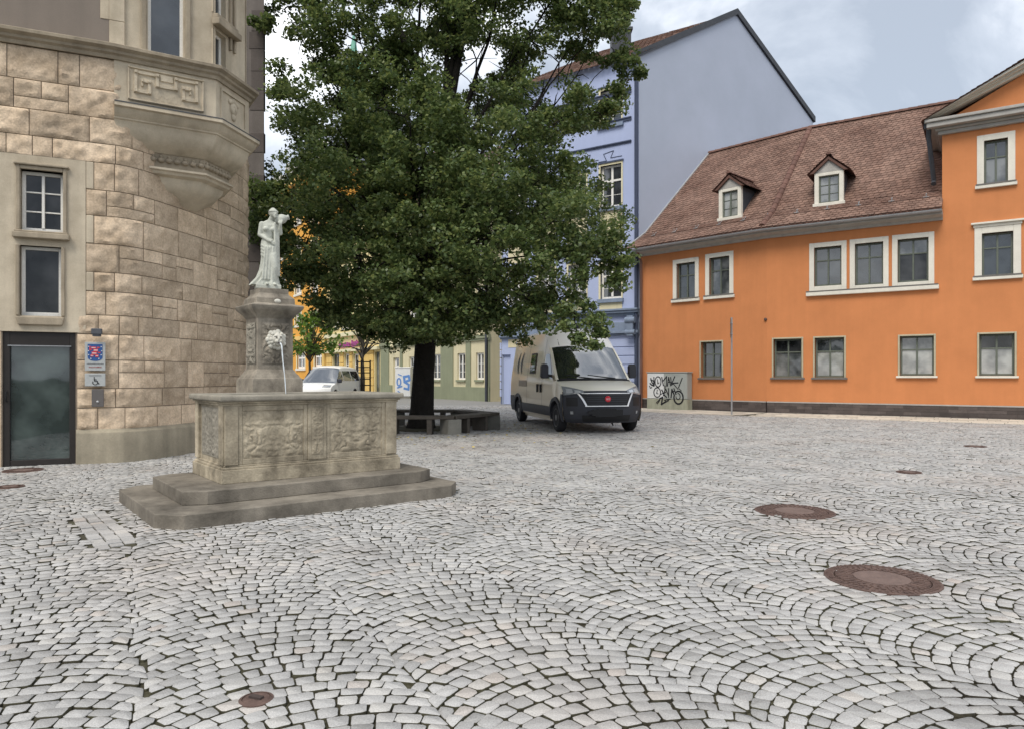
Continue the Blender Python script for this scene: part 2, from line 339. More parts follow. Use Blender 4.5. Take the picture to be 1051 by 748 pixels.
def paving():
    ax = np.array([math.cos(R(118)), math.sin(R(118))]); cx = np.array([math.cos(R(28)), math.sin(R(28))])
    W, p, th = 1.09, .09, R(45); Rr = W/2/math.sin(th); n = 13
    ks = np.arange(-24, 42); js = np.arange(-310, 500)
    nk, nj = len(ks), len(js)
    ends = rng.normal(0, .022, (nk+1, nj)).clip(-.06,.06)     # ragged column joints, shared by both neighbours
    wob = rng.normal(0, .0045, (nk, nj+1))
    K, J, I = np.meshgrid(np.arange(nk), np.arange(nj), np.arange(n), indexing='ij')
    tj = rng.normal(0, .011, (nk, nj, n+1)); tj[...,0] = 0; tj[...,-1] = 0
    shift = rng.uniform(-.5,.5,(nk,nj,1))*np.sin(np.linspace(0,np.pi,n+1))*.13
    base = np.linspace(-1,1,n+1)
    # arc angle of each joint, from the ragged ends
    xl = np.arcsin(((-W/2+ends[:-1])/Rr).clip(-.99,.99)); xr = np.arcsin(((W/2+ends[1:])/Rr).clip(-.99,.99))
    T = (xl[...,None]*(1-base)/2 + xr[...,None]*(1+base)/2) + tj + shift
    dl = .5*p*np.sin(T)/Rr; lo, hi = T[...,:1], T[...,-1:]         # side joints stand square to the arc
    Tl = np.clip(T-dl, lo, hi); Tu = np.clip(T+dl, lo, hi)
    for Tq in (Tl, Tu): Tq[...,0] = T[...,0]; Tq[...,-1] = T[...,-1]
    cc = (3.275 + (ks+.5)*W)[:,None,None]
    aj0 = (js*p)[None,:,None] + wob[:,:-1,None]; aj1 = (js*p)[None,:,None] + p + wob[:,1:,None]
    def P(t, a): return np.stack([cc + Rr*np.sin(t), a + Rr*np.cos(t)], -1)
    q = np.stack([P(Tl[...,:-1],aj0), P(Tl[...,1:],aj0), P(Tu[...,1:],aj1), P(Tu[...,:-1],aj1)], -2)           # (...,4,2) in (c,a)
    q = q.reshape(-1,4,2)
    xy = q[...,0:1]*cx + q[...,1:2]*ax
    cen = xy.mean(1)
    X, Y = cen[:,0], cen[:,1]
    wd = np.linalg.norm(q[:,0]-q[:,1],axis=1)+np.linalg.norm(q[:,3]-q[:,2],axis=1)
    ok = (wd > .055) & (Y > 1.7) & (Y < 33) & (np.abs(X) < .86*Y+1.4)
    for c, r in MANHOLES:
        ok &= np.hypot(X-c.x, Y-c.y) > r-.035
    # under the fountain, behind the facades and under the light pavement
    fx = (X-FO.x)*fu.x+(Y-FO.y)*fu.y; fy = (X-FO.x)*fv.x+(Y-FO.y)*fv.y
    ok &= ~((fx > -.62) & (fx < 2.25) & (fy > -.6) & (fy < 1.2))
    ok &= ~((fx > -1.31) & (fx < -.97) & (fy > -1.14) & (fy < .7))
    dR = (X-BP.x)*NR.x+(Y-BP.y)*NR.y; dL = (X-BP.x)*NL.x+(Y-BP.y)*NL.y
    pr = PAVW
    ok &= ~((dR > -pr) & (dL > -pr))
    xy = xy[ok]; cen = cen[ok]; m = len(xy)
    sc = rng.normal(.93,.015,(m,1,1)).clip(.88,.965)
    xy = cen[:,None] + (xy-cen[:,None])*sc + rng.normal(0,.0028,(m,4,2))
    hz = rng.normal(0,.0028,m); tl = rng.normal(0,.013,(m,2))
    def lift(r, z):                                          # ring of xy points -> 3d with the stone's own tilt
        d = r-cen[:len(r),None] if False else r
        return d
    Vs, Fs, Ms = [], [], []; k = 0
    order = np.argsort(cen[:,1]); xy, cen, hz, tl = xy[order], cen[order], hz[order], tl[order]
    yc = cen[:,1]; nearN = np.searchsorted(yc, 8.5)
    for a, b, near in ((0,nearN,True),(nearN,m,False)):
        s = xy[a:b]; c = cen[a:b][:,None]; cnt = b-a
        if near:                                             # eight-cornered outline: chipped corners and bulging sides
            nx = np.roll(s,-1,axis=1)
            cut = rng.uniform(.07,.2,(cnt,4,1)); cut2 = rng.uniform(.07,.2,(cnt,4,1))
            pts = np.stack([s+(nx-s)*cut, nx+(s-nx)*cut2],2).reshape(cnt,8,2)
            pts = c+(pts-c)*rng.normal(1.01,.014,(cnt,8,1)); e = 8
        else: pts, e = s, 4
        def ring(scale, z, jit=0):
            r = c+(pts-c)*scale; zz = hz[a:b][:,None]+z+((r-c)*tl[a:b][:,None]).sum(-1)
            if jit: zz = zz+rng.normal(0,jit,zz.shape)
            return np.concatenate([r, zz[...,None]],-1)
        rings = [ring(1.0,-.035), ring(1.0,-.006,.001), ring(.985,-.002,.0008), ring(.94,0,.0008)] if near else [ring(1.0,-.035), ring(1.0,-.004), ring(.94,0)]
        if near:
            cp = np.concatenate([c[:,0], (hz[a:b]+rng.normal(.0012,.001,cnt))[:,None]],-1)[:,None]
        V = np.concatenate(rings,1); per = V.shape[1]
        f = []
        for r in range(len(rings)-1):
            for i in range(e):
                j = (i+1)%e; f.append((r*e+i, r*e+j, (r+1)*e+j, (r+1)*e+i))
        o = (len(rings)-1)*e
        if e == 8: f += [(o,o+1,o+6,o+7),(o+1,o+2,o+5,o+6),(o+2,o+3,o+4,o+5)]
        else: f += [(o,o+1,o+2,o+3)]
        Ms.append(np.tile(np.array([1 if i < e*(len(rings)-2) else 0 for i in range(len(f))]), cnt))
        F = np.array(f)[None]+(np.arange(cnt)*per)[:,None,None]+k
        Vs.append(V.reshape(-1,3)); Fs.append(F.reshape(-1,4)); k += cnt*per
    o = np_mesh('cobblestone_paving', np.concatenate(Vs), np.concatenate(Fs), M['sett'])
    o.data.materials.append(M['joint']); o.data.polygons.foreach_set('material_index', np.concatenate(Ms).astype(np.int32))
    o['kind'] = 'structure'
PAVW = 2.55
paving()
g = MB(); g.add([(-400,-400,-.014),(400,-400,-.014),(400,33,-.014),(-400,33,-.014)],[(0,1,2,3)])
tag(g.build('ground', M['joint']), kind='structure')
g = MB(); g.add([(-400,32.9,-.014),(400,32.9,-.014),(400,700,-.014),(-400,700,-.014)],[(0,1,2,3)])
tag(g.build('street', M['far_ground']), kind='structure')

# light slab pavement in front of the orange house
def pavement():
    mb = MB(); w = .5; g = .012
    inter = BP - (NR+NL).normalized()*0
    for side in (0,1):
        u, nrm = (UR, NR) if side else (UL, NL)
        s0, s1 = (0, 13) if side else (-7.2, 0)
        for row in range(5):
            d0, d1 = -PAVW+row*.51, -PAVW+row*.51+.5
            s = s0 + (row%2)*.2
            while s < s1:
                L = rng.uniform(.46,.6) if row else .8; e = min(s+L, s1)
                k = math.tan(R(6.15))                             # mitre at the bend
                def q(ss, d):
                    if side and ss <= s0+.25: ss = s0+ss-s0 + (-d)*-k if ss <= s0+1e-6 else ss
                    if not side and ss >= s1-1e-6: ss = ss + d*-k*-1
                    return BP+u*ss+nrm*d
                z = rng.normal(.012,.002)
                a = [q(s+g,d0+g),q(e-g,d0+g),q(e-g,d1-g),q(s+g,d1-g)]
                mb.prism([(p.x,p.y) for p in a], -.05, z); s = e
    return mb.build('pavement', M['paver'])
tag(pavement(), kind='structure')
# straight row of larger slabs beside the fountain steps
mb = MB(); Lf = Matrix.Translation(FO) @ Matrix.Rotation(FA,4,'Z')
for c in range(3):
    y = -1.1+c*.05
    while y < .65:
        L = rng.uniform(.10,.17); x0 = -1.29+c*.108
        mb.box(x0+.005+rng.normal(0,.003),x0+.102+rng.normal(0,.003),y+.005,min(y+L,.68)-.005,-.03,rng.normal(.0,.004), M=Lf); y += L
tag(mb.build('drain_strip', M['sett'], bevel=.006), kind='structure')

# manhole covers ----------------------------------------------------
MLAB = ['large rusty round manhole cover in the cobbles, nearest one on the right','rusty round manhole cover in the cobbles, beyond the nearest large one','small worn round cover in cobbles, between the large covers and the orange house',
        'thin dark round cover closest to the pavement of the orange house','worn oval looking cover right in front of the dark glass door','small round cover a step nearer than the one before the glass door','tiny rusty hydrant cap among cobbles in the left foreground']
for i, ((c, r), lab) in enumerate(zip(MANHOLES, MLAB)):
    t = thing('manhole_cover', lab, 'manhole cover', (c.x,c.y,0), rng.uniform(0,3))
    z = .004
    mb = MB(); mb.lathe([(r,-.04),(r,z),(r-.012,z+.004),(r*.83,z+.004),(r*.82,z-.004),(r*.82,-.04)], 56)
    if r > .15:
        for k in range(56):                                  # short radial ribs on the frame
            a = 2*math.pi*k/56; Mx = Matrix.Rotation(a,4,'Z')
            mb.box(r*.85,r*.955,-.008,.008,z+.002,z+.008,M=Mx)
    mb.build('cover_frame', M['iron'], t, 40)
    mb = MB(); rr = r*.805; mb.lathe([(rr,-.04),(rr,z),(rr-.006,z+.003),(.01,z+.003)], 56)
    if r > .15:
        for ring_, nb in ((.93,40),(.82,34),(.71,30)):
            for k in range(nb):
                a = 2*math.pi*(k+.5*(ring_ == .82))/nb; Mx = Matrix.Rotation(a,4,'Z'); w = rr*ring_*math.pi/nb*.62
                mb.box(rr*ring_-.016,rr*ring_+.016,-w,w,z,z+.008,M=Mx)
    mb.build('lid', M['iron'], t, 40)
    if r > .15:
        mb = MB(); mb.lathe([(rr*.6,z),(rr*.6,z+.0075),(rr*.57,z+.0085),(.01,z+.0085)], 48); mb.build('lid_fill', M['iron_mid'], t, 40)
    elif r < .1:
        mb = MB(); mb.box(-.03,.03,-.012,.012,z,z+.012); mb.build('lifting_bar', M['iron_dark'], t)

# ------------------------------------------------------------------ fountain
def oct_poly(x0,x1,y0,y1,cx,cy):
    return [(x0+cx,y0),(x1-cx,y0),(x1,y0+cy),(x1,y1-cy),(x1-cx,y1),(x0+cx,y1),(x0,y1-cy),(x0,y0+cy)]
def relief(mb, x0, x1, z0, z1, y, axis='x', amp=.018, seed=0, n=90):
    """carved panel: scrolls of warped ridges; axis x -> faces -y, axis y -> faces -x"""
    nz = max(12,int(n*(z1-z0)/(x1-x0))); P = []
    xs = np.linspace(x0,x1,n); zs = np.linspace(z0,z1,nz)
    A, B = np.meshgrid(xs, zs, indexing='ij'); mid = (x0+x1)/2
    s = np.abs(A-mid); q = np.stack([s*9+seed*7, B*9, np.zeros_like(A)+seed], -1)
    w = fbm(q,3,seed)*2; w2 = fbm(q+31,3,seed+5)*2
    h = np.abs(np.sin(s*26+w*5.5))*np.abs(np.cos(B*22+w2*5.5))
    h = np.clip(h*1.5-.25,0,1)**.7
    ed = np.minimum(np.minimum(A-x0,x1-A),np.minimum(B-z0,z1-B)); h = h*np.clip(ed/.03,0,1)
    h = h*amp*(.45+1.1*np.clip(fbm(q*.8+5,2,seed+9)*2-.6,0,1))+fbm(q*3,3,seed)*.008
    for i in range(n):
        P.append([(xs[i],y-h[i,j],zs[j]) if axis == 'x' else (y-h[i,j],xs[i],zs[j]) for j in range(nz)])
    mb.grid(P, flip=(axis != 'x'))
fountain = thing('fountain', 'old stone fountain with rectangular carved basin on two dark octagonal steps', 'fountain', FO, FA)
mb = MB(); mb.prism(oct_poly(-.77,2.43,-.77,1.38,.2,.21), -.06, .13); mb.build('step', M['step'], fountain, bevel=.008)
mb = MB(); mb.prism(oct_poly(-.47,2.26,-.38,1.14,.2,.12), .13, .262); mb.build('step', M['step'], fountain, bevel=.008)
BL, BD = 1.93, 1.02
mb = MB()
mb.prism([(0,0),(BL,0),(BL,BD),(0,BD)], .262, .42)
def frame_ring(mb, off, z0, z1): mb.box(-off,BL+off,-off,BD+off,z0,z1)
frame_ring(mb,.05,.262,.40); frame_ring(mb,.035,.40,.425); frame_ring(mb,.018,.425,.445)
mb.box(0,BL,0,.10,.44,1.06); mb.box(0,BL,BD-.10,BD,.44,1.06); mb.box(0,.10,.10,BD-.1,.44,1.06); mb.box(BL-.10,BL,.10,BD-.1,.44,1.06)
# pilasters and frames round the panels
for x0, x1 in ((-.012,.12),(.86,1.07),(BL-.13,BL+.012)): mb.box(x0,x1,-.03,.012,.445,1.05)
for x0, x1 in ((.12,.86),(1.07,BL-.13)):
    for (a,b,c,d) in ((x0,x0+.045,.445,1.05),(x1-.045,x1,.445,1.05),(x0+.045,x1-.045,.445,.5),(x0+.045,x1-.045,.995,1.05)): mb.box(a,b,-.018,.01,c,d)
for y0, y1 in ((-.03,.14),(BD-.14,BD+.03)): mb.box(-.03,.01,y0+.031,y1,.445,1.05); mb.box(BL-.01,BL+.03,y0+.031,y1,.445,1.05)
for off, z0, z1 in ((.03,1.05,1.075),(.05,1.075,1.095)):
    for b_ in ((-off,BL+off,-off,.1),(-off,BL+off,BD-.1,BD+off),(-off,.1,.1,BD-.1),(BL-.1,BL+off,.1,BD-.1)): mb.box(*b_,z0,z1)
mb.build('basin', M['fountain'], fountain, bevel=.006)
for x0, x1, sd in ((.165,.815,1),(1.115,BL-.175,2)):
    mb = MB(); relief(mb,x0,x1,.5,.995,-.003,'x',.014,sd,110); mb.build('carved_panel', M['fountain'], fountain, 180)
mb = MB(); relief(mb,.9,1.03,.5,1.02,-.031,'x',.01,3,40); mb.build('carved_panel', M['fountain'], fountain, 180)
mb = MB(); relief(mb,.17,BD-.17,.5,1.02,-.003,'y',.014,4,90); mb.build('carved_panel', M['rim'], fountain, 180)
mb = MB(); o = .085
for b_ in ((-o,BL+o,-o,.13),(-o,BL+o,BD-.13,BD+o),(-o,.13,.13,BD-.13),(BL-.13,BL+o,.13,BD-.13)): mb.box(*b_,1.095,1.16)
mb.build('rim', M['rim'], fountain, bevel=.022, seg=3)
mb = MB(); mb.add([(.1,.1,1.09),(BL-.1,.1,1.09),(BL-.1,BD-.1,1.09),(.1,BD-.1,1.09)],[(0,1,2,3)]); mb.build('basin_water', M['pool'], fountain)
# pedestal behind the basin
PC = Vector((.92,1.36,0))
def sq(h, z): return [(-h,-h,z),(h,-h,z),(h,h,z),(-h,h,z)]
def TP(x,y,z): return Matrix.Translation((x,y,z))
mb = MB(TP(PC.x,PC.y,0))
prof = [(.31,-.05),(.31,1.30),(.30,1.325),(.285,1.335),(.275,1.36),(.25,1.385),(.235,1.42),(.222,1.43),(.22,1.44),(.218,2.05),(.225,2.06),(.235,2.075),(.25,2.10),(.285,2.135),(.315,2.17),(.322,2.2),(.315,2.215),(.24,2.23),(.235,2.30),(.225,2.31),(.19,2.345),(.18,2.36),(.178,2.42)]
mb.loft([sq(h,z) for h,z in prof]); ped = mb.build('pedestal', M['pedestal'], fountain, 30, bevel=.006)
mb = MB(TP(PC.x,PC.y,0)); relief(mb,-.165,.165,1.5,2.0,-.222,'x',.02,7,60); mb.build('carved_panel', M['pedestal'], ped, 180)
mb = MB(TP(PC.x,PC.y,0)); relief(mb,-.165,.165,1.5,2.0,-.222,'y',.02,8,60); mb.build('carved_panel', M['rim'], ped, 180)
mb = MB(TP(PC.x+.0,PC.y,0)); mb.ball((.02,-.225,2.262),.05,8,sq=(1,.5,.62)); mb.build('cartouche', M['lion'], ped, 180)
# lion mask: head, muzzle, ears and a ruffled mane
mb = MB(TP(PC.x+.0,PC.y-.225,1.79))
for k in range(14):
    a = 2*math.pi*k/14; rr = .085+.012*(k%2)
    mb.ball((rr*math.cos(a),-.012,rr*math.sin(a)),.036,6,sq=(1,.8,1))
for k in range(11):
    a = 2*math.pi*(k+.5)/11; mb.ball((.062*math.cos(a),-.035,.062*math.sin(a)+.004),.03,6)
mb.ball((0,-.05,.01),.066,10,sq=(1,.85,1)); mb.ball((-.022,-.1,-.022),.025,7); mb.ball((.022,-.1,-.022),.025,7)
mb.ball((0,-.105,.008),.018,7,sq=(1,1,1.5)); mb.ball((-.03,-.088,.042),.022,7,sq=(1.1,.7,.6)); mb.ball((.03,-.088,.042),.022,7,sq=(1.1,.7,.6))
mb.ball((-.055,-.05,.068),.022,7); mb.ball((.055,-.05,.068),.022,7); mb.ball((0,-.088,-.058),.026,7,sq=(1,1,.6))
lion = mb.build('lion_mask', M['lion'], ped, 180)
mb = MB(TP(PC.x,PC.y-.225,1.79)); mb.tube([(0,-.1,-.04),(0,-.15,-.045)],.012,8)
mb.build('spout', M['iron_dark'], lion, 60)
for s in (-1,1): MB(TP(PC.x,PC.y-.225,1.79)).ball((s*.027,-.107,.026),.008,6).build('eye', M['iron_dark'], lion, 60)
mb = MB(TP(PC.x,PC.y-.225,1.79))
pts = [(.03*t+.004*math.sin(t*9),-.15-.11*t,-.045-.66*t*t-.03*t) for t in [i/14 for i in range(15)]]
mb.tube(pts,[.0095-.004*i/14+.0015*math.sin(i*2.3) for i in range(15)],8); mb.build('water_jet', M['water'], fountain, 180)

# ------------------------------------------------------------------ statue
def capsule(mb, p0, r0, p1, r1, n=12):
    p0, p1 = Vector(p0), Vector(p1); k = 6; pts, rad = [], []
    d = (p1-p0); L = d.length or 1e-6; d /= L
    for i in range(k): a = math.pi/2*(1-i/k); pts.append(p0-d*r0*math.sin(a)); rad.append(max(r0*math.cos(a),.001))
    for i in range(5): t = i/4; pts.append(p0.lerp(p1,t)); rad.append(r0+(r1-r0)*t)
    for i in range(1,k+1): a = math.pi/2*i/k; pts.append(p1+d*r1*math.sin(a)); rad.append(max(r1*math.cos(a),.001))
    mb.tube(pts, rad, n)
def statue():
    mb = MB()
    # draped skirt with folds; trains out to the left (-x) at the hem.  Heights for a 1.0 m figure
    rings = []; n = 72
    keys = [(.03,-.035,.0,.150,.115),(.06,-.03,.0,.140,.108),(.13,-.018,0,.112,.095),(.22,-.008,0,.095,.086),(.32,-.0,0,.088,.082),(.42,.0,0,.088,.08),(.50,-.004,0,.092,.08),(.555,-.008,0,.09,.075),(.60,-.012,0,.078,.064)]
    for z,cx,cy,rx,ry in keys:
        fold = .013*(1-max(0,(z-.45))/.2)*min(1,(.7-z)/.3)
        rings.append([(cx+(rx+fold*(math.sin(9*a+z*3.5)+.6*math.sin(14*a-z*7)))*math.cos(a)+ (-.05*max(0,.16-z)/.16 if math.cos(a)<0 else 0), cy+(ry+fold*(math.sin(9*a+z*3.5)+.6*math.sin(14*a-z*7)))*math.sin(a), z) for a in [2*math.pi*i/n for i in range(n)]])
    mb.loft(rings)
    # bent knee showing through, and feet
    capsule(mb,(.035,-.06,.40),.05,(.05,-.085,.25),.038); capsule(mb,(.05,-.085,.25),.036,(.045,-.07,.07),.024)
    capsule(mb,(.045,-.085,.045),.02,(.055,-.14,.036),.016); capsule(mb,(-.03,-.085,.045),.02,(-.035,-.135,.036),.016)
    # torso
    tors = [(.57,-.012,.0,.078,.06),(.62,-.012,-.002,.068,.054),(.67,-.010,-.004,.073,.058),(.72,-.008,-.008,.083,.066),(.77,-.004,-.008,.092,.064),(.805,0,-.006,.088,.052),(.83,.004,-.006,.06,.042),(.845,.008,-.008,.036,.034)]
    rings = [[(cx+rx*math.cos(a),cy+ry*math.sin(a),z) for a in [2*math.pi*i/24 for i in range(24)]] for z,cx,cy,rx,ry in tors]; mb.loft(rings)
    for s in (-1,1): mb.ball((s*.038-.006,-.056,.725),.033,8)
    # drapery roll round the hips, a swag from the left hip across, cloth falling from the shoulder
    for k in range(4):
        z = .50-.04*k; capsule(mb,(-.088,-.025,z+.03),.016,(-.02,-.088,z-.03),.014); capsule(mb,(-.02,-.088,z-.03),.014,(.075,-.055,.59-.022*k),.015)
    for k in range(4): capsule(mb,(.055+.014*k,-.07+.012*k,.80-.03*k),.015,(.062+.016*k,-.085+.02*k,.16),.013)
    for k in range(4): capsule(mb,(-.05+.028*k,-.085-.004*(k%2),.50),.011,(-.085+.035*k,-.10,.10),.014)
    # neck and bowed head turned to her left
    capsule(mb,(.008,-.008,.83),.033,(.03,-.034,.885),.029)
    mb.ball((.044,-.052,.925),.05,12,sq=(.9,1.05,1.08)); capsule(mb,(.054,-.085,.89),.022,(.056,-.088,.882),.018)
    mb.ball((.06,-.106,.908),.010,6,sq=(.8,1,1.5)); mb.ball((.06,-.1,.889),.012,6,sq=(1.3,.7,.5)); mb.ball((.058,-.094,.872),.014,6)
    for s in (-1,1): mb.ball((.054+s*.018,-.098,.922),.008,6,sq=(1.4,.7,.7))
    # hair wrapped in a cap-like coil
    for k in range(5): mb.ball((.04,-.042+.007*k,.95+.009*k),.05-.006*k,10,sq=(1,1.02,.7))
    mb.ball((.026,.006,.935),.035,8)
    for k in range(9):
        a = math.pi*(.9+1.2*k/8); mb.ball((.042+.047*math.cos(a),-.05+.05*math.sin(a),.945),.0125,6)
    # right arm crossing down to the hip
    capsule(mb,(-.083,-.004,.79),.036,(-.108,-.02,.655),.028); capsule(mb,(-.108,-.02,.655),.028,(-.01,-.092,.575),.019)
    mb.ball((.012,-.10,.566),.02,8,sq=(1.2,.7,.8))
    for k in range(4): capsule(mb,(.018,-.104,.574-.009*k),.0065,(.05-.003*k,-.104,.563-.011*k),.005)
    capsule(mb,(.01,-.108,.578),.0065,(.028,-.118,.588),.005)
    # left arm raised, steadying the jug on the shoulder
    capsule(mb,(.082,-.004,.79),.036,(.122,-.03,.69),.028); capsule(mb,(.122,-.03,.69),.027,(.118,-.085,.785),.018)
    mb.ball((.118,-.09,.80),.02,8,sq=(1,.8,1.2))
    for k in range(4): capsule(mb,(.104+.01*k,-.096,.812),.0065,(.102+.013*k,-.09,.84),.005)
    capsule(mb,(.098,-.092,.80),.0065,(.088,-.09,.818),.005)
    # the jug lying on its side
    J = Matrix.Translation((.128,-.035,.865)) @ Matrix.Rotation(R(70),4,'Y')
    mb.lathe([(.012,-.075),(.03,-.07),(.052,-.04),(.062,0),(.056,.035),(.036,.062),(.026,.08),(.036,.098),(.034,.1)],20,M=J)
    o = mb.build('statue', M['marble'])
    r = o.modifiers.new('join','REMESH'); r.mode = 'VOXEL'; r.voxel_size = .0062; r.use_smooth_shade = True
    s = o.modifiers.new('soften','SMOOTH'); s.iterations = 3; s.factor = .5
    return o
st = thing('statue', 'white stone statue of a draped woman with a jug, on the fountain pedestal', 'statue')
sp = FO + fu*PC.x + fv*PC.y
st.location = (sp.x, sp.y, 2.42); st.rotation_euler = (0,0,R(24))
fig = statue(); fig.name = 'figure'; fig.parent = st; fig.scale = (1.04,1.04,1.0); fig.location = (0,0,.02)
mb = MB(); mb.prism([(-.165,-.13),(.13,-.13),(.13,.12),(-.165,.12)], 0, .055); mb.build('statue_base', M['marble'], st, bevel=.01)
# ------------------------------------------------------------------ facades
class Fac:
    """vertical facade plane: O = a point of it, ang = its direction left to right; local x along, y into the house"""
    def __init__(s, O, ang, base=None):
        s.O = Vector((O[0],O[1],0)); s.u = Vector((math.cos(ang),math.sin(ang),0)); s.n = Vector((-math.sin(ang),math.cos(ang),0))
        off = s.O-(Vector((base[0],base[1],0)) if base is not None else s.O)
        s.M = Matrix.Translation(off) @ Matrix.Rotation(ang,4,'Z')
    def p(s, px, py):
        k = (px-CX)/FPX; t = (k*s.O.y-s.O.x)/(s.u.x-k*s.u.y); Y = s.O.y+s.u.y*t
        return t, CAMZ+(HY-py)/FPX*Y
    def rect(s, x0, x1, y0, y1):
        a, z1 = s.p(x0, y0); b, z0 = s.p(x1, y1); _, z1b = s.p(x1,y0); _, z0b = s.p(x0,y1)
        return a, b, (z0+z0b)/2, (z1+z1b)/2
def wall(mb, s0, s1, z0, z1, ops, dep=.22, y=0.0, top=None, D=0):
    xs = sorted({s0,s1,*[o[0] for o in ops],*[o[1] for o in ops]}); zs = sorted({z0,z1,*[o[2] for o in ops],*[o[3] for o in ops]})
    xs = [x for x in xs if s0-1e-6 <= x <= s1+1e-6]; zs = [z for z in zs if z0-1e-6 <= z <= z1+1e-6]
    for i in range(len(xs)-1):
        for j in range(len(zs)-1):
            cx, cz = (xs[i]+xs[i+1])/2, (zs[j]+zs[j+1])/2
            if any(o[0] < cx < o[1] and o[2] < cz < o[3] for o in ops): continue
            mb.add([(xs[i],y,zs[j]),(xs[i+1],y,zs[j]),(xs[i+1],y,zs[j+1]),(xs[i],y,zs[j+1])],[(0,1,2,3)])
    for a,b,c,d in ops:
        e = y+dep
        mb.add([(a,y,c),(a,y,d),(a,e,d),(a,e,c)],[(0,1,2,3)]); mb.add([(b,y,c),(b,e,c),(b,e,d),(b,y,d)],[(0,1,2,3)])
        mb.add([(a,y,d),(b,y,d),(b,e,d),(a,e,d)],[(0,1,2,3)]); mb.add([(a,y,c),(a,e,c),(b,e,c),(b,y,c)],[(0,1,2,3)])
        mb.add([(a,e+.12,c),(b,e+.12,c),(b,e+.12,d),(a,e+.12,d)],[(0,1,2,3)])
        if D: pass
    if D:
        mb.add([(s0,y,z0),(s0,y,z1),(s0,y+D,z1),(s0,y+D,z0)],[(0,1,2,3)]); mb.add([(s1,y,z0),(s1,y+D,z0),(s1,y+D,z1),(s1,y,z1)],[(0,1,2,3)])
        mb.add([(s0,y,z1),(s1,y,z1),(s1,y+D,z1),(s0,y+D,z1)],[(0,1,2,3)])
    return mb
def window(parent, F, r, dep=.12, fw=.055, bars=((.5,),(.66,)), frame='green_frame', pane='glass', sub=None, y=0.0, label=None,
           surround=None, sur_mat='white_trim', sill=None, sill_mat='white_trim', hood=False, tilt=0, sill_col=None, barw=.045):
    a,b,c,d = r; w, h = b-a, d-c; yf = y+dep
    mb = MB(F.M)
    mb.box(a,a+fw,yf,yf+.06,c,d); mb.box(b-fw,b,yf,yf+.06,c,d); mb.box(a+fw,b-fw,yf,yf+.06,d-fw,d); mb.box(a+fw,b-fw,yf,yf+.06,c,c+fw*1.2)
    vb, hb = bars; k = barw
    for v in vb: mb.box(a+w*v-k/2-.004,a+w*v+k/2+.004,yf-.012,yf+.05,c+fw*1.2,d-fw)
    for q in hb: mb.box(a+fw,b-fw,yf-.006,yf+.045,c+h*q-k/2,c+h*q+k/2)
    if sub:                                                # thin glazing bars
        for v in sub[0]: mb.box(a+w*v-.011,a+w*v+.011,yf+.012,yf+.042,c+fw,d-fw)
        for q in sub[1]: mb.box(a+fw,b-fw,yf+.01,yf+.044,c+h*q-.011,c+h*q+.011)
    o = mb.build('window', M[frame], parent, bevel=.004, seg=1)
    if label: o['label'] = label
    if isinstance(pane, tuple):
        zs_ = c+h*hb[0]
        for pn,za_,zb_ in ((pane[0],zs_,d-fw*.5),(pane[1],c+fw*.5,zs_-.001)): MB(F.M).box(a+fw*.5,b-fw*.5,yf+.03,yf+.038,za_,zb_).build('pane', M[pn], o)
    else: MB(F.M).box(a+fw*.5,b-fw*.5,yf+.03,yf+.038,c+fw*.5,d-fw*.5).build('pane', M[pane], o)
    if surround:
        s = surround; mb = MB(F.M); pr = .035
        mb.box(a-s,a,y-pr,y+dep-.004,c-(s if not sill else 0),d+s); mb.box(b,b+s,y-pr,y+dep-.004,c-(s if not sill else 0),d+s)
        mb.box(a,b,y-pr,y+dep-.004,d,d+s)
        if not sill: mb.box(a,b,y-pr,y+dep-.004,c-s,c)
        mb.build('surround', M[sur_mat], o, bevel=.008, seg=1)
    s = surround or 0
    if sill:
        mb = MB(F.M); mb.box(a-s-.05,b+s+.05,y-.1,y+dep-.004,c-sill,c-.002); mb.build('sill', M[sill_mat], o, bevel=.008, seg=1)
        if sill_col:
            mb = MB(F.M); mb.box(a-s-.03,b+s+.03,y-.115,y+dep-.006,c-.002,c+.035); mb.build('sill_cover', M[sill_col], o)
    if hood:
        mb = MB(F.M); mb.box(a-s-.03,b+s+.03,y-.06,y+.02,d+s,d+s+.09); mb.box(a-s-.09,b+s+.09,y-.13,y+.02,d+s+.09,d+s+.15); mb.build('hood', M[sur_mat], o, bevel=.01, seg=2)
    return o

# ------------------------------------------------------------------ stone corner building, left
SB = Vector((-7.59,10.6,0)); fac = Fac(SB, R(24))
stone = thing('stone_building', 'sandstone corner building with rough blocks, carved oriel and dark glass door', 'building', SB)
fx = lambda px: fac.p(px,386)[0]
zf = lambda px, py: fac.p(px,py)[1]
FEND = 1.5                                                  # end of the flat front, start of the rounded corner
curve = [fac.O+fac.u*-4.2, fac.O+fac.u*FEND]+[Vector((x,y,0)) for x,y in ((-6.0,11.5),(-5.85,11.95),(-5.72,12.5),(-5.6,13.2),(-5.5,14.1),(-5.55,14.9),(-5.9,15.5),(-6.6,15.8))]
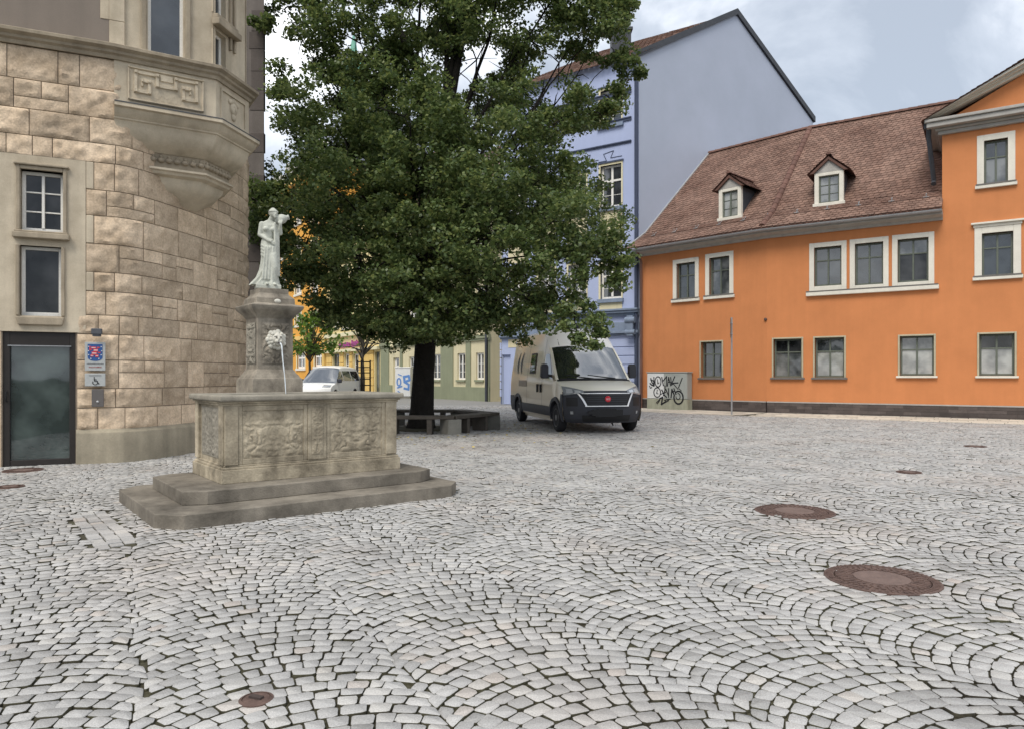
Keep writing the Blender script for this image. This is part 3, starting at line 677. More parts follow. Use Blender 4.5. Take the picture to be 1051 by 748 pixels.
# smooth the corner with a fine polyline (Catmull-Rom)
fine = [curve[0]]
for i in range(1,len(curve)-1):
    p0,p1,p2,p3 = curve[i-1],curve[i],curve[i+1],curve[min(i+2,len(curve)-1)]
    if i == 1: p0 = p1-(p2-p1).length*fac.u*1.0
    for k in range(8):
        t = k/8; fine.append(.5*((2*p1)+(p2-p0)*t+(2*p0-5*p1+4*p2-p3)*t*t+(3*p1-p0-3*p2+p3)*t**3))
fine.append(curve[-1])
cum = [0.]
for i in range(1,len(fine)): cum.append(cum[-1]+(fine[i]-fine[i-1]).length)
S0 = 4.2                                                    # arc length at the facade origin
CU = np.array(cum)-S0; FXY = np.array([(p.x,p.y) for p in fine])
TAN = np.gradient(FXY, CU, axis=0); TAN /= np.linalg.norm(TAN,axis=1)[:,None]
for i in range(len(CU)):
    if CU[i] < FEND-.01: TAN[i] = (fac.u.x, fac.u.y)
SEND = CU[-1]
def onwall(s, z, out):
    s = np.asarray(s,float)
    x = np.interp(s,CU,FXY[:,0]); y = np.interp(s,CU,FXY[:,1]); tx = np.interp(s,CU,TAN[:,0]); ty = np.interp(s,CU,TAN[:,1])
    l = np.hypot(tx,ty); tx, ty = tx/l, ty/l
    return np.stack([x+ty*out-SB.x, y-tx*out-SB.y, np.broadcast_to(z,s.shape)],-1)
def px2s(px):
    ss = np.linspace(-3.5,SEND,1500); w = onwall(ss,0,0); xs = CX+(w[:,0]+SB.x)/(w[:,1]+SB.y)*FPX
    k = np.argmax(xs > px); return float(ss[k])
ZC = zf(60,53)                                              # underside of the cornice
ZU = 4.68
sl = fx(-22); sw1 = fx(88)                                                # right edge of the smooth window stone work
def skip(s0,s1,z0,z1):
    m, c = (s0+s1)/2, (z0+z1)/2
    return False
QU = []
def blocks():
    V, F = [], []; k = 0; mort = MB()
    z = .52; rr = random.Random(4)
    def block(s0,s1,z0,z1,amp):
        nonlocal k
        g = .006; s0 += g; s1 -= g; z0 += g; z1 -= g
        if s1-s0 < .04: return
        ns = max(5,int((s1-s0)/.034)); nz = max(5,int((z1-z0)/.034))
        S, Z = np.meshgrid(np.linspace(s0,s1,ns), np.linspace(z0,z1,nz), indexing='ij')
        ed = np.minimum(np.minimum(S-s0,s1-S),np.minimum(Z-z0,z1-Z)); e = np.clip(ed/.045,0,1); e = e*(2-e)
        q = np.stack([S*3.2,Z*3.2,np.zeros_like(S)+rr.uniform(0,50)],-1)
        a = fbm(q,2,3); b = fbm(q*3.1,4,8); fac_ = np.abs(fbm(q*1.6+9,3,5)-.47)*2.4      # chipped facets
        out = .004+e*(amp*(.3+.8*a)+.085*(b-.45)-.07*np.clip(fac_-.1,0,.5))
        out = np.maximum(out,.002)
        P = onwall(S,Z,out).reshape(-1,3)
        for i,(ea,eb) in enumerate(()): pass
        idx = np.arange(ns*nz).reshape(ns,nz)
        f = np.stack([idx[:-1,:-1],idx[1:,:-1],idx[1:,1:],idx[:-1,1:]],-1).reshape(-1,4)
        # sides of the block back to the mortar
        loop = np.concatenate([idx[:,0],idx[-1,1:],idx[-2::-1,-1],idx[0,-2:0:-1]])
        B = onwall(S,Z,np.full_like(S,-.03)).reshape(-1,3)[loop]
        nb = len(loop); bi = ns*nz+np.arange(nb)
        fs = np.stack([bi,np.roll(bi,-1),np.roll(loop,-1),loop],-1)
        V.append(np.concatenate([P,B])); F.append(np.concatenate([f,fs])+k); k += ns*nz+nb
    row = 0
    QU.clear()
    while z < ZC-.06:
        h = rr.choice([.30,.34,.37,.40,.44]) ; z1 = z+h
        if z1 > ZC-.2: z1 = ZC
        if z < ZU < z1+.12: z1 = ZU
        s = -4.1+rr.uniform(0,.3)
        lo = -3.2
        while s < SEND-.1:
            L = rr.uniform(.42,.95) if rr.random() < .8 else rr.uniform(.25,.4)
            e = s+L
            edge = None
            if z < ZU-.02:                                   # keep clear of door and window stonework
                ed = sw1+(.0 if (row % 2) else .11)
                if z < 2.05: ed = fx(77.5)+.02
                if s < ed and e > ed and s >= sl-.05: 
                    s = ed
                    if e-ed <= .2: e = ed+.28
                elif s < sl-.05:
                    e = min(e, sl-.004)
                elif e <= ed:
                    s = e; continue
            e = min(e,SEND)
            amp = rr.uniform(.022,.05)*(1 if s < 2.0 else .72)
            if h > .36 and rr.random() < .28 and e-s > .3:   # a stone split into two thinner ones
                zm = z+h*rr.uniform(.4,.6); block(s,e,z,zm,amp*.8)
                if rr.random() < .5 and e-s > .55: sm = (s+e)/2; block(s,sm,zm,z1,amp); block(sm,e,zm,z1,amp)
                else: block(s,e,zm,z1,amp)
            else: block(s,e,z,z1,amp)
            s = e
        if row % 2 == 0 and 2.05 <= z < ZU-.02: QU.append((z,z1))
        z = z1; row += 1
    return np.concatenate(V), np.concatenate(F)
V, Fq = blocks()
o = np_mesh('rough_stone_wall', V, Fq, M['sand_stone'], stone, True); o.data.set_sharp_from_angle(angle=R(40))
# mortar core behind the blocks (holes for door and windows)
rD = fac.rect(2.6,77.5,341,478.5); rD = (rD[0],rD[1],-.05,rD[3])
rW1 = fac.rect(21,65,176,238); rW2 = fac.rect(20.5,63,253,324.5)
mb = MB(fac.M); wall(mb,-3.6,FEND,-.1,ZC+.1,[rD,rW1,rW2],.35,y=.012); 
ss = [s for s in CU if s >= FEND-1e-6]
P = [[tuple(onwall(np.array(s),z,-.012)) for z in (-.1,ZC+.1)] for s in ss]
mb2 = MB(); mb2.grid(P); mb.M = None
mb.v = [tuple(fac.M @ Vector(p)) for p in mb.v]; mb.add(mb2.v, mb2.f)
mb.build('mortar_core', M['mortar'], stone)
# base course
sp0 = fx(78)
P = []
for s in np.linspace(sp0,SEND,60):
    P.append([tuple(onwall(np.array(s),z,o_)) for z,o_ in ((-.08,.085),(.44,.08),(.475,.07),(.53,.012),(.53,-.05))])
mb = MB(); mb.grid(P); mb.add(P[0]+[tuple(onwall(np.array(sp0),-.08,-.05))],[tuple(reversed(range(6)))])
mb.build('base_course', M['plinth'], stone, 30)
# smooth stonework round door and windows, with toothed right edge
sl = fx(-22)
mb = MB(fac.M)
F2 = [rW1, rW2]
wall(mb, sl, sw1, rD[3]+.005, ZU, F2, .16, y=-.012)
mb.add([(sw1,-.012,rD[3]+.005),(sw1,.03,rD[3]+.005),(sw1,.03,ZU),(sw1,-.012,ZU)],[(0,1,2,3)])
z = rD[3]+.005; tz = []
mb.build('window_stonework', M['ashlar'], stone)
MB(fac.M).box(sl,rD[0]-.012,-.01,.1,-.08,rD[3]).build('door_jamb', M['sand_stone'], stone, bevel=.01)
for za, zb in QU: MB(fac.M).box(sw1+.002,sw1+.108,-.01,.03,za+.004,zb-.004).build('quoin_stone', M['ashlar'], stone, bevel=.01, seg=1)
# moulded frames round the two windows and the ledge between them
mb = MB(fac.M)
for r, sl_ in ((rW1,0),(rW2,1)):
    a,b,c,d = r; t = .05
    top = d+.06
    mb.box(a-t,a,-.045,.10,c,top if not sl_ else d); mb.box(b,b+t,-.045,.10,c,top if not sl_ else d)
    if not sl_: mb.box(a,b,-.045,.10,d,top); mb.box(a-t-.03,b+t+.03,-.075,0,top,top+.035)
a,b,c,d = rW1; mb.box(a-.09,b+.09,-.11,.1,c-.12,c-.035); mb.box(a-.07,b+.07,-.085,.1,c-.035,c-.003)
a,b,c,d = rW2; mb.prism_y([(a-.02,c-.14),(b+.02,c-.14),(b+.05,c-.02),(a-.05,c-.02)],-.07,.1)
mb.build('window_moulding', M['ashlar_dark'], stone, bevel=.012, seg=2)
window(stone,fac,rW1,.10,.05,((.5,),()),'white_frame','glass_dark',sub=((),(.34,.66)),label='upper white window with six panes in the sandstone wall',barw=.03)
window(stone,fac,rW2,.10,.05,((),()),'white_frame','glass_dark',label='single pane window with white frame above the glass door')
# glass door
a,b,c,d = rD; c = 0
mb = MB(fac.M); fw = .085
mb.box(a,a+fw,.03,.14,0,d); mb.box(b-fw,b,.03,.14,0,d); mb.box(a+fw,b-fw,.03,.14,d-.2,d); mb.box(a+fw,b-fw,.04,.13,0,.09)
door = mb.build('door', M['door_frame'], stone, bevel=.006)
mb = MB(fac.M); mb.box(a+fw*.6,b-fw*.6,.085,.095,.05,d-.15); mb.build('pane', M['glass_door'], door)
mb = MB(fac.M); mb.box(a+fw*.7,b-fw*.7,.01,.03,d-.215,d-.2); mb.build('closer_rail', M['steel'], door)
mb = MB(fac.M); mb.tube([(a+.045,.03,.98),(a+.045,-.02,.98),(a+.045,-.02,1.12),(a+.045,.03,1.12)],.011); mb.build('handle', M['black'], door, 60)
# brown plaster upper wall with its toothed stone edge
sA = px2s(118.5)
mb = MB(fac.M); mb.box(-4,fx(112),.004,.35,ZC+.16,12)
mb.build('upper_wall', M['plaster_brown'], stone)
mb = MB(fac.M); zz = ZC+.2; k = 0
for h, e in ((.42,.02),(.62,-.12),(.55,.03),(.7,-.14),(.6,.05)):
    mb.box(fx(112)+.002+e*0,fx(128),-.008,.3,zz+.002,zz+h-.002); 
    if e < 0: mb.box(fx(112)+e,fx(112)+.002,-.006,.01,zz+.002,zz+h-.002)
    zz += h
mb.build('upper_quoin', M['ashlar'], stone, bevel=.006, seg=1)

# oriel ------------------------------------------------------------
oa = Vector((-6.25,11.17,0)); ob = Vector((-4.97,11.94,0)); oc = Vector((-4.78,12.92,0)); od = Vector((-5.45,13.95,0))
body = [oa, ob, oc, od, Vector((-6.6,13.9,0)), oa+fac.n*.7]
body = [p-SB for p in body]; anchor = Vector((-5.97,12.62,0))-SB
def offs(poly, d):
    n = len(poly); out = []
    for i in range(n):
        p, q, r = poly[i-1], poly[i], poly[(i+1)%n]
        e1 = (q-p).normalized(); e2 = (r-q).normalized(); n1 = Vector((e1.y,-e1.x,0)); n2 = Vector((e2.y,-e2.x,0))
        m = (n1+n2); m = m/ max(m.dot(n1),.3); out.append(q+m*d)
    return out
_offs = offs
def offs(poly, d):
    out = _offs(poly, d); e = (poly[1]-poly[0]).normalized(); out[0] = poly[0]+Vector((e.y,-e.x,0))*d; out[-1] = poly[-1].copy(); return out
def ring(poly, z): return [(p.x,p.y,z) for p in poly]
def scl(sc, d=0): return offs([anchor+(p-anchor)*sc for p in body], d)
mb = MB()
prof = [(5.63,1,.02),(5.62,1,.17),(5.56,1,.175),(5.545,1,.13),(5.47,1,.10),(5.42,1,.04),(5.40,1,.035),(5.385,1,.01),(5.36,1,.0),(5.34,.99,0),(5.30,.985,0),(5.21,.95,0),(5.12,.88,0),(5.06,.79,0),(5.04,.765,0),(5.03,.75,0)]
oriel = MB().loft([ring(scl(s,d),z) for z,s,d in reversed(prof)]).build('oriel', M['ashlar'], stone, 30)
prof = [(5.03,.735,0),(4.80,.72,0)]
mb = MB(); mb.loft([ring(scl(s,d),z) for z,s,d in reversed(prof)])
P0, P1 = [scl(.73)[i] for i in (0,1)], None
for i0, i1, nn in ((0,1,9),(1,2,8)):                          # carved flower frieze
    A, B = scl(.735)[i0], scl(.735)[i1]
    for k in range(nn):
        c = A.lerp(B,(k+.5)/nn); mb.ball((c.x,c.y,4.92),.055,6,sq=(1,1,.8)); mb.ball((c.x,c.y,4.975),.03,5)
mb.build('carved_frieze', M['ashlar_dark'], oriel, 40)
prof = [(4.80,.72,0),(4.79,.72,.07),(4.755,.72,.075),(4.735,.71,.04),(4.70,.70,.03),(4.68,.68,.01),(4.67,.65,0),(4.60,.63,0),(4.50,.56,0),(4.42,.45,0),(4.36,.36,0),(4.30,.30,0),(4.24,.16,0)]
MB().loft([ring(scl(s,d),z) for z,s,d in reversed(prof)]).build('corbel', M['ashlar'], oriel, 30)
mb = MB(); mb.loft([ring(scl(1,0),5.62),ring(scl(1,0),6.32)]); mb.build('parapet', M['ashlar'], oriel)
mb = MB(); mb.loft([ring(offs(body,.178),5.618),ring(offs(body,.178),5.632),ring(offs(body,.02),5.66)]); mb.build('lead_edge', M['lead'], oriel)
# carved greek-key panel on the front, mask panel on the side
e = (body[1]-body[0]); Lf_ = e.length; FO1 = Fac(oa,math.atan2(e.y,e.x),SB)
x0, x1 = FO1.p(131,100)[0], FO1.p(209,100)[0]
mb = MB(FO1.M)
n = 120; nz = 44; xs = np.linspace(x0,x1,n); zs = np.linspace(5.72,6.26,nz)
H = np.zeros((n,nz))
A, B = np.meshgrid((xs-x0)/(x1-x0), (zs-5.72)/.54, indexing='ij')
H = .012*fbm(np.stack([A*40,B*22,A*0],-1),3,2)
def bar(a0,a1,b0,b1,h=.03): H[(A>a0)&(A<a1)&(B>b0)&(B<b1)] += h
for mir in (0,1):
    for a0,a1,b0,b1 in ((.08,.40,.80,.9),(.08,.12,.25,.9),(.08,.30,.25,.35),(.26,.30,.25,.66),(.17,.30,.58,.66),(.17,.20,.45,.66),(.36,.40,.5,.9),(.36,.5,.5,.6)):
        bar(1-a1,1-a0,b0,b1) if mir else bar(a0,a1,b0,b1)
bar(0,1,0,.05); bar(0,1,.95,1); bar(0,.02,0,1); bar(.98,1,0,1); bar(.42,.58,.7,.9,.02)
mb.grid([[(xs[i],-.012-H[i,j],zs[j]) for j in range(nz)] for i in range(n)])
mb.build('carved_panel', M['ashlar'], oriel, 35)
e2 = body[2]-body[1]; FO2 = Fac(ob,math.atan2(e2.y,e2.x),SB)
mb = MB(FO2.M); L2 = e2.length
for a_,b_,c_,d_ in ((.12,.16,5.72,6.24),(L2-.16,L2-.12,5.72,6.24),(.16,L2-.16,5.72,5.76),(.16,L2-.16,6.2,6.24)): mb.box(a_,b_,-.025,.004,c_,d_)
cx_ = L2/2
for k in range(5): mb.ball((cx_+(k-2)*.055,-.01,6.10+.02*(2-abs(k-2))),.045,6,sq=(1,.6,1))
mb.ball((cx_,-.01,6.0),.10,8,sq=(1,.45,1.1)); mb.ball((cx_,-.05,5.99),.022,6,sq=(1,1,1.8)); mb.ball((cx_-.035,-.045,6.03),.014,5); mb.ball((cx_+.035,-.045,6.03),.014,5)
mb.ball((cx_,-.01,5.86),.06,6,sq=(1,.5,1.1))
mb.build('carved_mask', M['ashlar'], oriel, 40)
# upper cornice: along the front and round the oriel
cp = [(0,ZC-.0),(.03,ZC+.0),(.05,ZC+.05),(.09,ZC+.075),(.10,ZC+.11),(.16,ZC+.145),(.165,ZC+.19),(.14,ZC+.205),(0,ZC+.235)]
path = [fac.O+fac.u*-4-SB, fac.O+fac.u*(fx(119))-SB]
def offline(pl, d):
    out = []
    for i,q in enumerate(pl):
        es = []
        if i > 0: es.append((q-pl[i-1]).normalized())
        if i < len(pl)-1: es.append((pl[i+1]-q).normalized())
        ns = [Vector((e.y,-e.x,0)) for e in es]; m = sum(ns,Vector()); m = m/m.dot(ns[0]) if len(ns) == 2 else ns[0]
        out.append(q+m*d)
    return out
pl = [fac.O+fac.u*-4-SB, body[0]+fac.u*-.02, body[1], body[2], body[3]]
rows = [[(p.x,p.y,z) for p in offline(pl,d)] for d,z in cp]
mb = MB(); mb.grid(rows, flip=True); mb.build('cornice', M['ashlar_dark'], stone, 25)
# oriel storey above the cornice
z0 = ZC+.2
def oriel_face(F, L, wins, end0=0, end1=0):
    mb = MB(F.M); wall(mb, 0, L, z0, 12, wins, .16, y=.05); return mb
w1 = (FO1.p(152,60)[0], FO1.p(189,60)[0], z0+.04, FO1.p(170,-40)[1])
FO1b = FO1
mb = oriel_face(FO1, Lf_, [w1]); mb.build('oriel_wall', M['ashlar'], oriel)
a0,a1 = FO2.p(221.5,50)[0], FO2.p(234.5,50)[0]
lowz = FO2.p(228,34)[1]; w2 = (a0,a1,z0+.04,lowz); w3 = (a0,a1,lowz+.28,lowz+1.9)
mb = oriel_face(FO2, L2, [w2,w3]); mb.build('oriel_wall', M['ashlar'], oriel)
mb = MB(FO1.M)
for a_,b_ in ((w1[0]-.1,w1[0]-.02),(w1[1]+.02,w1[1]+.1)): mb.box(a_,b_,.0,.048,z0,w1[3]+.05)
mb.box(w1[0]-.02,w1[1]+.02,.0,.048,w1[3]+.01,w1[3]+.08); mb.box(w1[0]-.02,w1[1]+.02,-.03,.1,z0-.02,z0+.038)
mb.build('window_moulding', M['ashlar_dark'], oriel, bevel=.015, seg=2)
mb = MB(FO2.M)
mb.box(a0-.04,a1+.28,-.09,.048,lowz+.05,lowz+.16); mb.box(a0-.02,a1+.24,-.05,.048,lowz+.16,lowz+.24)
for dx in (.08,.2): mb.box(a1+dx,a1+dx+.05,0,.048,z0+.5,lowz+.05); mb.box(a1+dx,a1+dx+.05,0,.048,lowz+.25,11)
mb.build('window_moulding', M['ashlar_dark'], oriel, bevel=.015, seg=2)
e3 = body[3]-body[2]; FO3 = Fac(oc,math.atan2(e3.y,e3.x),SB)
mb = MB(FO3.M); wall(mb,0,e3.length,z0,12,[],.1,y=.05); mb.build('oriel_wall', M['ashlar'], oriel)
window(oriel,FO1,w1,.14,.05,((),()),'white_frame','glass',y=.0,label='tall white oriel window reflecting a roof')
window(oriel,FO2,w2,.14,.05,((),()),'white_frame','glass'); window(oriel,FO2,w3,.14,.05,((),()),'white_frame','glass')

# dark rear wing behind the rounded corner
rear = thing('rear_wing', 'dark stone side wing rising behind the oriel, beside the tree', 'building', (-6.06,17.4,0))
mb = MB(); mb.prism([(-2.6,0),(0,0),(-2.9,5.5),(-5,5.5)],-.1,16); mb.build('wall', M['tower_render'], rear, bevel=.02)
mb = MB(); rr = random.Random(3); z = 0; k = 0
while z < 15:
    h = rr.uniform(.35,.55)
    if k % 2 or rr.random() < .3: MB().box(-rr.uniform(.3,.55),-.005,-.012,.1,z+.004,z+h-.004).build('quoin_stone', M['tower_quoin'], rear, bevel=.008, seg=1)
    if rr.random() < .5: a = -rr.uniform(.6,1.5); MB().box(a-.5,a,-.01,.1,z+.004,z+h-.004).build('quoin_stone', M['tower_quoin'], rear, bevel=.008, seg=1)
    z += h; k += 1

# signs and fittings on the wall beside the door ---------------------
def wallpt(px,py,out): 
    s = fx(px); z = zf(px,py); return fac.O+fac.u*s-fac.n*out+Vector((0,0,z))
def wall_thing(name,label,cat,px0,px1,py0,py1,out=.09):
    c = wallpt((px0+px1)/2,(py0+py1)/2,out); t = thing(name,label,cat,c,R(24))
    return t, (fx(px1)-fx(px0))/2, (zf(px0,py0)-zf(px0,py1))/2
t,w,h = wall_thing('coat_of_arms_sign','grey wall sign with blue lion shield beside glass door','sign',88,109,351.5,380.5)
mb = MB(); mb.box(-w,w,-.012,.0,-h,h); mb.build('plate', M['plaque'], t, bevel=.006)
mb = MB(); sh = []; 
W_, T_, Bm = w*.72, h*.86, -h*.28
poly = [(-W_,T_),(-W_,Bm*.2)]+[(-W_*math.cos(a),Bm*.2-(abs(Bm)*.95)*math.sin(a)) for a in [R(x) for x in range(15,180,15)]]+[(W_,Bm*.2),(W_,T_)]
mb.prism_y(poly,-.016,-.011); shield = mb.build('shield', M['shield_blue'], t)
mb = MB()                                                   # red lion rampant built from bars, with white stripes
for a,b,c,d in ((-.28,.05,.48,.62),(-.12,.22,.30,.48),(-.25,.12,.10,.30),(-.34,-.12,-.02,.12),(.02,.25,-.05,.12),(.12,.34,.52,.60),(.2,.4,.2,.28),(-.44,-.25,.38,.46),(-.42,-.34,.46,.66)):
    mb.box(a*w*1.3,b*w*1.3,-.0195,-.0155,c*h*1.1,d*h*1.1)
mb.build('lion', M['shield_red'], shield)
mb = MB()
for a,b,c,d in ((-.26,.04,.53,.56),(-.1,.2,.37,.41),(-.22,.1,.18,.22),(-.32,-.14,.03,.06),(.04,.23,.02,.05)): mb.box(a*w*1.3,b*w*1.3,-.022,-.0190,c*h*1.1,d*h*1.1)
for sx, sz in ((-.52,.62),(-.54,.35),(-.52,.1),(-.34,-.14),(.5,.62),(.54,.35),(.5,.1),(.3,-.14)):
    cx_,cz_ = sx*w*1.2, sz*h*1.1; pts = [((.012 if k%2==0 else .005)*math.cos(R(90+36*k))+cx_,(.012 if k%2==0 else .005)*math.sin(R(90+36*k))+cz_) for k in range(10)]
    mb.prism_y(pts,-.0195,-.0155)
mb.build('star', M['shield_white'], shield)
mb = MB(); rr = random.Random(2)
x = -w*.8
while x < w*.8: q = rr.uniform(.004,.009); mb.box(x,x+q,-.015,-.011,-h*.55,-h*.55+rr.choice([.011,.011,.016])); x += q+.003
mb.build('lettering', M['grey_ink'], t)
mb = MB(); x = -w*.6
while x < w*.6: q = rr.uniform(.004,.009); mb.box(x,x+q,-.015,-.011,-h*.78,-h*.78+rr.choice([.012,.012,.018])); x += q+.003
mb.build('lettering', M['red_ink'], t)
t,w,h = wall_thing('wheelchair_sign','small grey wheelchair sign below the coat of arms','sign',88,109,383,396)
mb = MB(); mb.box(-w,w,-.012,.0,-h,h); mb.build('plate', M['plaque'], t, bevel=.006)
mb = MB(); x = -w*.6
while x < w*.6: q = rr.uniform(.004,.008); mb.box(x,x+q,-.015,-.011,h*.62,h*.62+.01); x += q+.003
mb.build('lettering', M['grey_ink'], t)
mb = MB(); c = (0,-.014,-h*.42); rw = h*.34
mb.tube([(c[0]+rw*math.cos(a),-.014,c[2]+rw*math.sin(a)) for a in [R(x) for x in range(150,385,15)]],.0055,6)
mb.ball((-.012,-.014,h*.36),.0095,6,sq=(1,.3,1)); mb.tube([(-.012,-.014,h*.2),(-.008,-.014,-h*.18),(.028,-.014,-h*.2),(.045,-.014,-h*.62),(.058,-.014,-h*.58)],.0075,6); mb.tube([(-.01,-.014,h*.05),(.022,-.014,h*.03)],.005,6)
mb.build('wheelchair_symbol', M['ink'], t, 60)
t,w,h = wall_thing('intercom_box','brown grey intercom box below the wheelchair sign','intercom',95,107.5,399,417)
mb = MB(); mb.box(-w,w,-.03,.0,-h,h); mb.build('housing', M['box_grey'], t, bevel=.008)
mb = MB(); mb.lathe([(.018,0),(.018,.008),(.012,.012),(.001,.012)],16,M=Matrix.Translation((0,-.03,-h*.42)) @ Matrix.Rotation(R(90),4,'X')); mb.build('button', M['steel'], t, 40)
t,w,h = wall_thing('wall_lamp','small dark sensor lamp above the coat of arms sign','lamp',95,106,338,346)
mb = MB(); mb.prism([(-w,-.10),(w,-.10),(w,0),(-w,0)],-h*.5,h); mb.prism([(-w*.8,-.09),(w*.8,-.09),(w*.8,-.0),(-w*.8,-.0)],-h,-h*.5); mb.build('housing', M['lead'], t, bevel=.012)
# ------------------------------------------------------------------ tiled roofs
def tiles(mb, el, er, rl, rr_, tw=.19, rh=.165, seed=0, lift=.022, kink=None):
    """plain-tile roof between eave (left, right) and ridge (left, right); every tile a round-ended piece"""
    el,er,rl,rr_ = map(Vector,(el,er,rl,rr_)); rnd = random.Random(seed)
    H = ((rl-el).length+(rr_-er).length)/2; nr = int(H/rh)
    nrm = (er-el).cross(rl-el).normalized()
    if nrm.z < 0: nrm = -nrm
    for i in range(nr):
        v0, v1 = i/nr, min(1,(i+1.25)/nr)
        a0, b0, a1, b1 = el.lerp(rl,v0), er.lerp(rr_,v0), el.lerp(rl,v1), er.lerp(rr_,v1)
        L = (b0-a0).length; nt = max(1,int(L/tw)); o = .5*(i%2)
        for k in range(nt+(1 if o else 0)):
            u0, u1 = max(0,(k-o)/nt), min(1,(k-o+1)/nt)
            g = .03/nt
            p = lambda u,v: a0.lerp(b0,u).lerp(a1.lerp(b1,u),v)
            d = lift*(1+rnd.uniform(-.3,.35)); w = rnd.uniform(-.03,.03)
            q = [p(u0+g,.17)+nrm*d, p(u0+(u1-u0)*.22,.04+w)+nrm*d, p((u0+u1)/2,w)+nrm*d, p(u1-(u1-u0)*.22,.04+w)+nrm*d, p(u1-g,.17)+nrm*d, p(u1-g,1)+nrm*.004, p(u0+g,1)+nrm*.004]
            low = [x-nrm*(d+.004) for x in q[:5]]
            mb.add(q+low, [(0,1,2,3,4,5,6),(7,8,1,0),(8,9,2,1),(9,10,3,2),(10,11,4,3)])
def ridge(mb, a, b, r=.12, L=.33, seed=0):
    a, b = Vector(a), Vector(b); n = max(1,int((b-a).length/L)); d = (b-a).normalized()
    side = d.cross(Vector((0,0,1))).normalized(); up = side.cross(d)
    for k in range(n):
        p, q = a.lerp(b,k/n), a.lerp(b,(k+1.08)/n)
        rings = []
        for c, rr_ in ((p,r*1.06),(q,r*.94)):
            rings.append([c+side*rr_*math.cos(t)+up*(rr_*math.sin(t)-.02) for t in [math.pi*i/8 for i in range(9)]])
        mb.loft(rings, True, closed=False)

# ------------------------------------------------------------------ orange house
house = thing('orange_house', 'orange plastered house with red tiled roof and two dormers', 'house', BP)
FR = Fac(BP, math.atan2(UR.y,UR.x), BP); FL = Fac(BP, math.atan2(UL.y,UL.x), BP)
sC = FR.p(967,200)[0]; sEnd = sC+6.4; sL = -5.66
ZE = 6.45                                                   # underside of the eaves
opsR = {}; 
R_GF = [(791.4,823.8,346.5,389.2,('glass_dark','glass_mid')),(833.8,867.5,345.2,389.2,('glass','glass_blind')),(921,959.5,343.5,387.5,('glass_mid','glass_blind')),(1002.5,1042.3,341.3,387.6,('glass_dark','glass_blind'))]
gfR = [FR.rect(a+2.5,b-1,c+1.5,d-2) for a,b,c,d,_ in R_GF]
upR = [FR.rect(*q) for q in ((835.7,863.7,253.5,293.6),(877.5,906.5,249.5,292.5),(921.3,953,245,289.5),(1007.8,1040,238.8,283.5),(1010,1034.5,143.5,189))]
gfL = [FL.rect(719.5,741,351,387.5)]
upL = [FL.rect(694.5,713.5,270,307), FL.rect(728,748.8,264,303.5)]
ZP = .42                                                    # top of the dark plinth
mb = MB(FR.M); wall(mb,0,sC,ZP,ZE+.1,gfR[:3]+upR[:3],.2); wall(mb,sC,sEnd,ZP,9.5,gfR[3:]+upR[3:],.2)
zt = FR.p(967,136)[1]; zc0_ = 9.36
pk = sC+3.2
mb.prism_y([(sC-.3,zc0_+.1),(sEnd+.3,zc0_+.1),(pk,zc0_+.1+(pk-sC+.35)*.5)],.02,.3)
mb.add([(sC,0,ZE),(sC,0,9.5),(sC,5,9.5),(sC,5,ZE)],[(0,1,2,3)]); mb.add([(sEnd,0,-.1),(sEnd,6,-.1),(sEnd,6,9.5),(sEnd,0,9.5)],[(0,1,2,3)])
mbL = MB(FL.M); wall(mbL,sL,0,ZP,ZE+.1,gfL+upL,.2)
mb.v = [tuple(FR.M @ Vector(p)) for p in mb.v]; mb.M = None; mb.add([tuple(FL.M @ Vector(p)) for p in mbL.v], mbL.f)
mb.build('wall', M['orange'], house)
# plinth of dark slabs
def plinth(F, s0, s1, nm):
    mb = MB(F.M); rnd = random.Random(5); mb.box(s0,s1,.0,.2,-.1,ZP-.03)
    for r_ in range(4):
        s = s0+(-.25 if r_%2 else 0)
        while s < s1: e = s+.52; a,b = max(s,s0),min(e,s1); mb.box(a+.003,b-.003,-.035,.002,-.05+r_*.11+.003,-.05+(r_+1)*.11-.003); s = e
    mb.build('plinth', M['plinth_slate'], house)
    mb = MB(F.M); mb.prism_y([(s0,ZP-.03),(s1,ZP-.03),(s1,ZP+.012),(s0,ZP+.012)],-.05,.05); mb.build('plinth_ledge', M['soffit'], house)
plinth(FR,0.02,sEnd,'r'); plinth(FL,sL,-.02,'l')
for r, (a,b,c,d,g) in zip(gfR, R_GF):
    white = a > 900
    window(house,FR,r,.16,.06,((.5,),(.66,)),'green_frame',g,surround=.055,sur_mat='jamb',sill=.07,sill_mat='white_trim' if white else 'grey_sill')
window(house,FL,gfL[0],.16,.06,((.5,),(.66,)),'green_frame','glass',surround=.055,sur_mat='jamb',sill=.07,sill_mat='grey_sill')
for i,r in enumerate(upR[:3]):
    window(house,FR,r,.13,.06,((.5,),(.66,)),'green_frame',('glass','glass',('glass_mid','glass_dark'))[i],surround=.165,sur_mat='white_trim')
for r in upL: window(house,FL,r,.13,.06,((.5,),(.66,)),'green_frame','glass_mid' if r is upL[1] else 'glass',surround=.17,sill=.12,sill_col='grey_sill')
window(house,FR,upR[3],.13,.06,((.5,),(.66,)),'green_frame','glass',surround=.2,sill=.11,sill_col='grey_sill',hood=True)
window(house,FR,upR[4],.13,.06,((.5,),(.62,)),'green_frame',('glass','glass_mid'),surround=.19,sill=.11,sill_col='grey_sill')
sa, zb = upR[0][0]-.26, upR[0][2]
mb = MB(FR.M); mb.box(sa,upR[2][1]+.3,-.13,.05,zb-.34,zb-.2); mb.build('window_ledge', M['white_trim'], house, bevel=.015)
mb = MB(FR.M); mb.box(sa,upR[2][1]+.28,-.14,.0,zb-.198,zb-.165); mb.build('ledge_cover', M['grey_sill'], house)
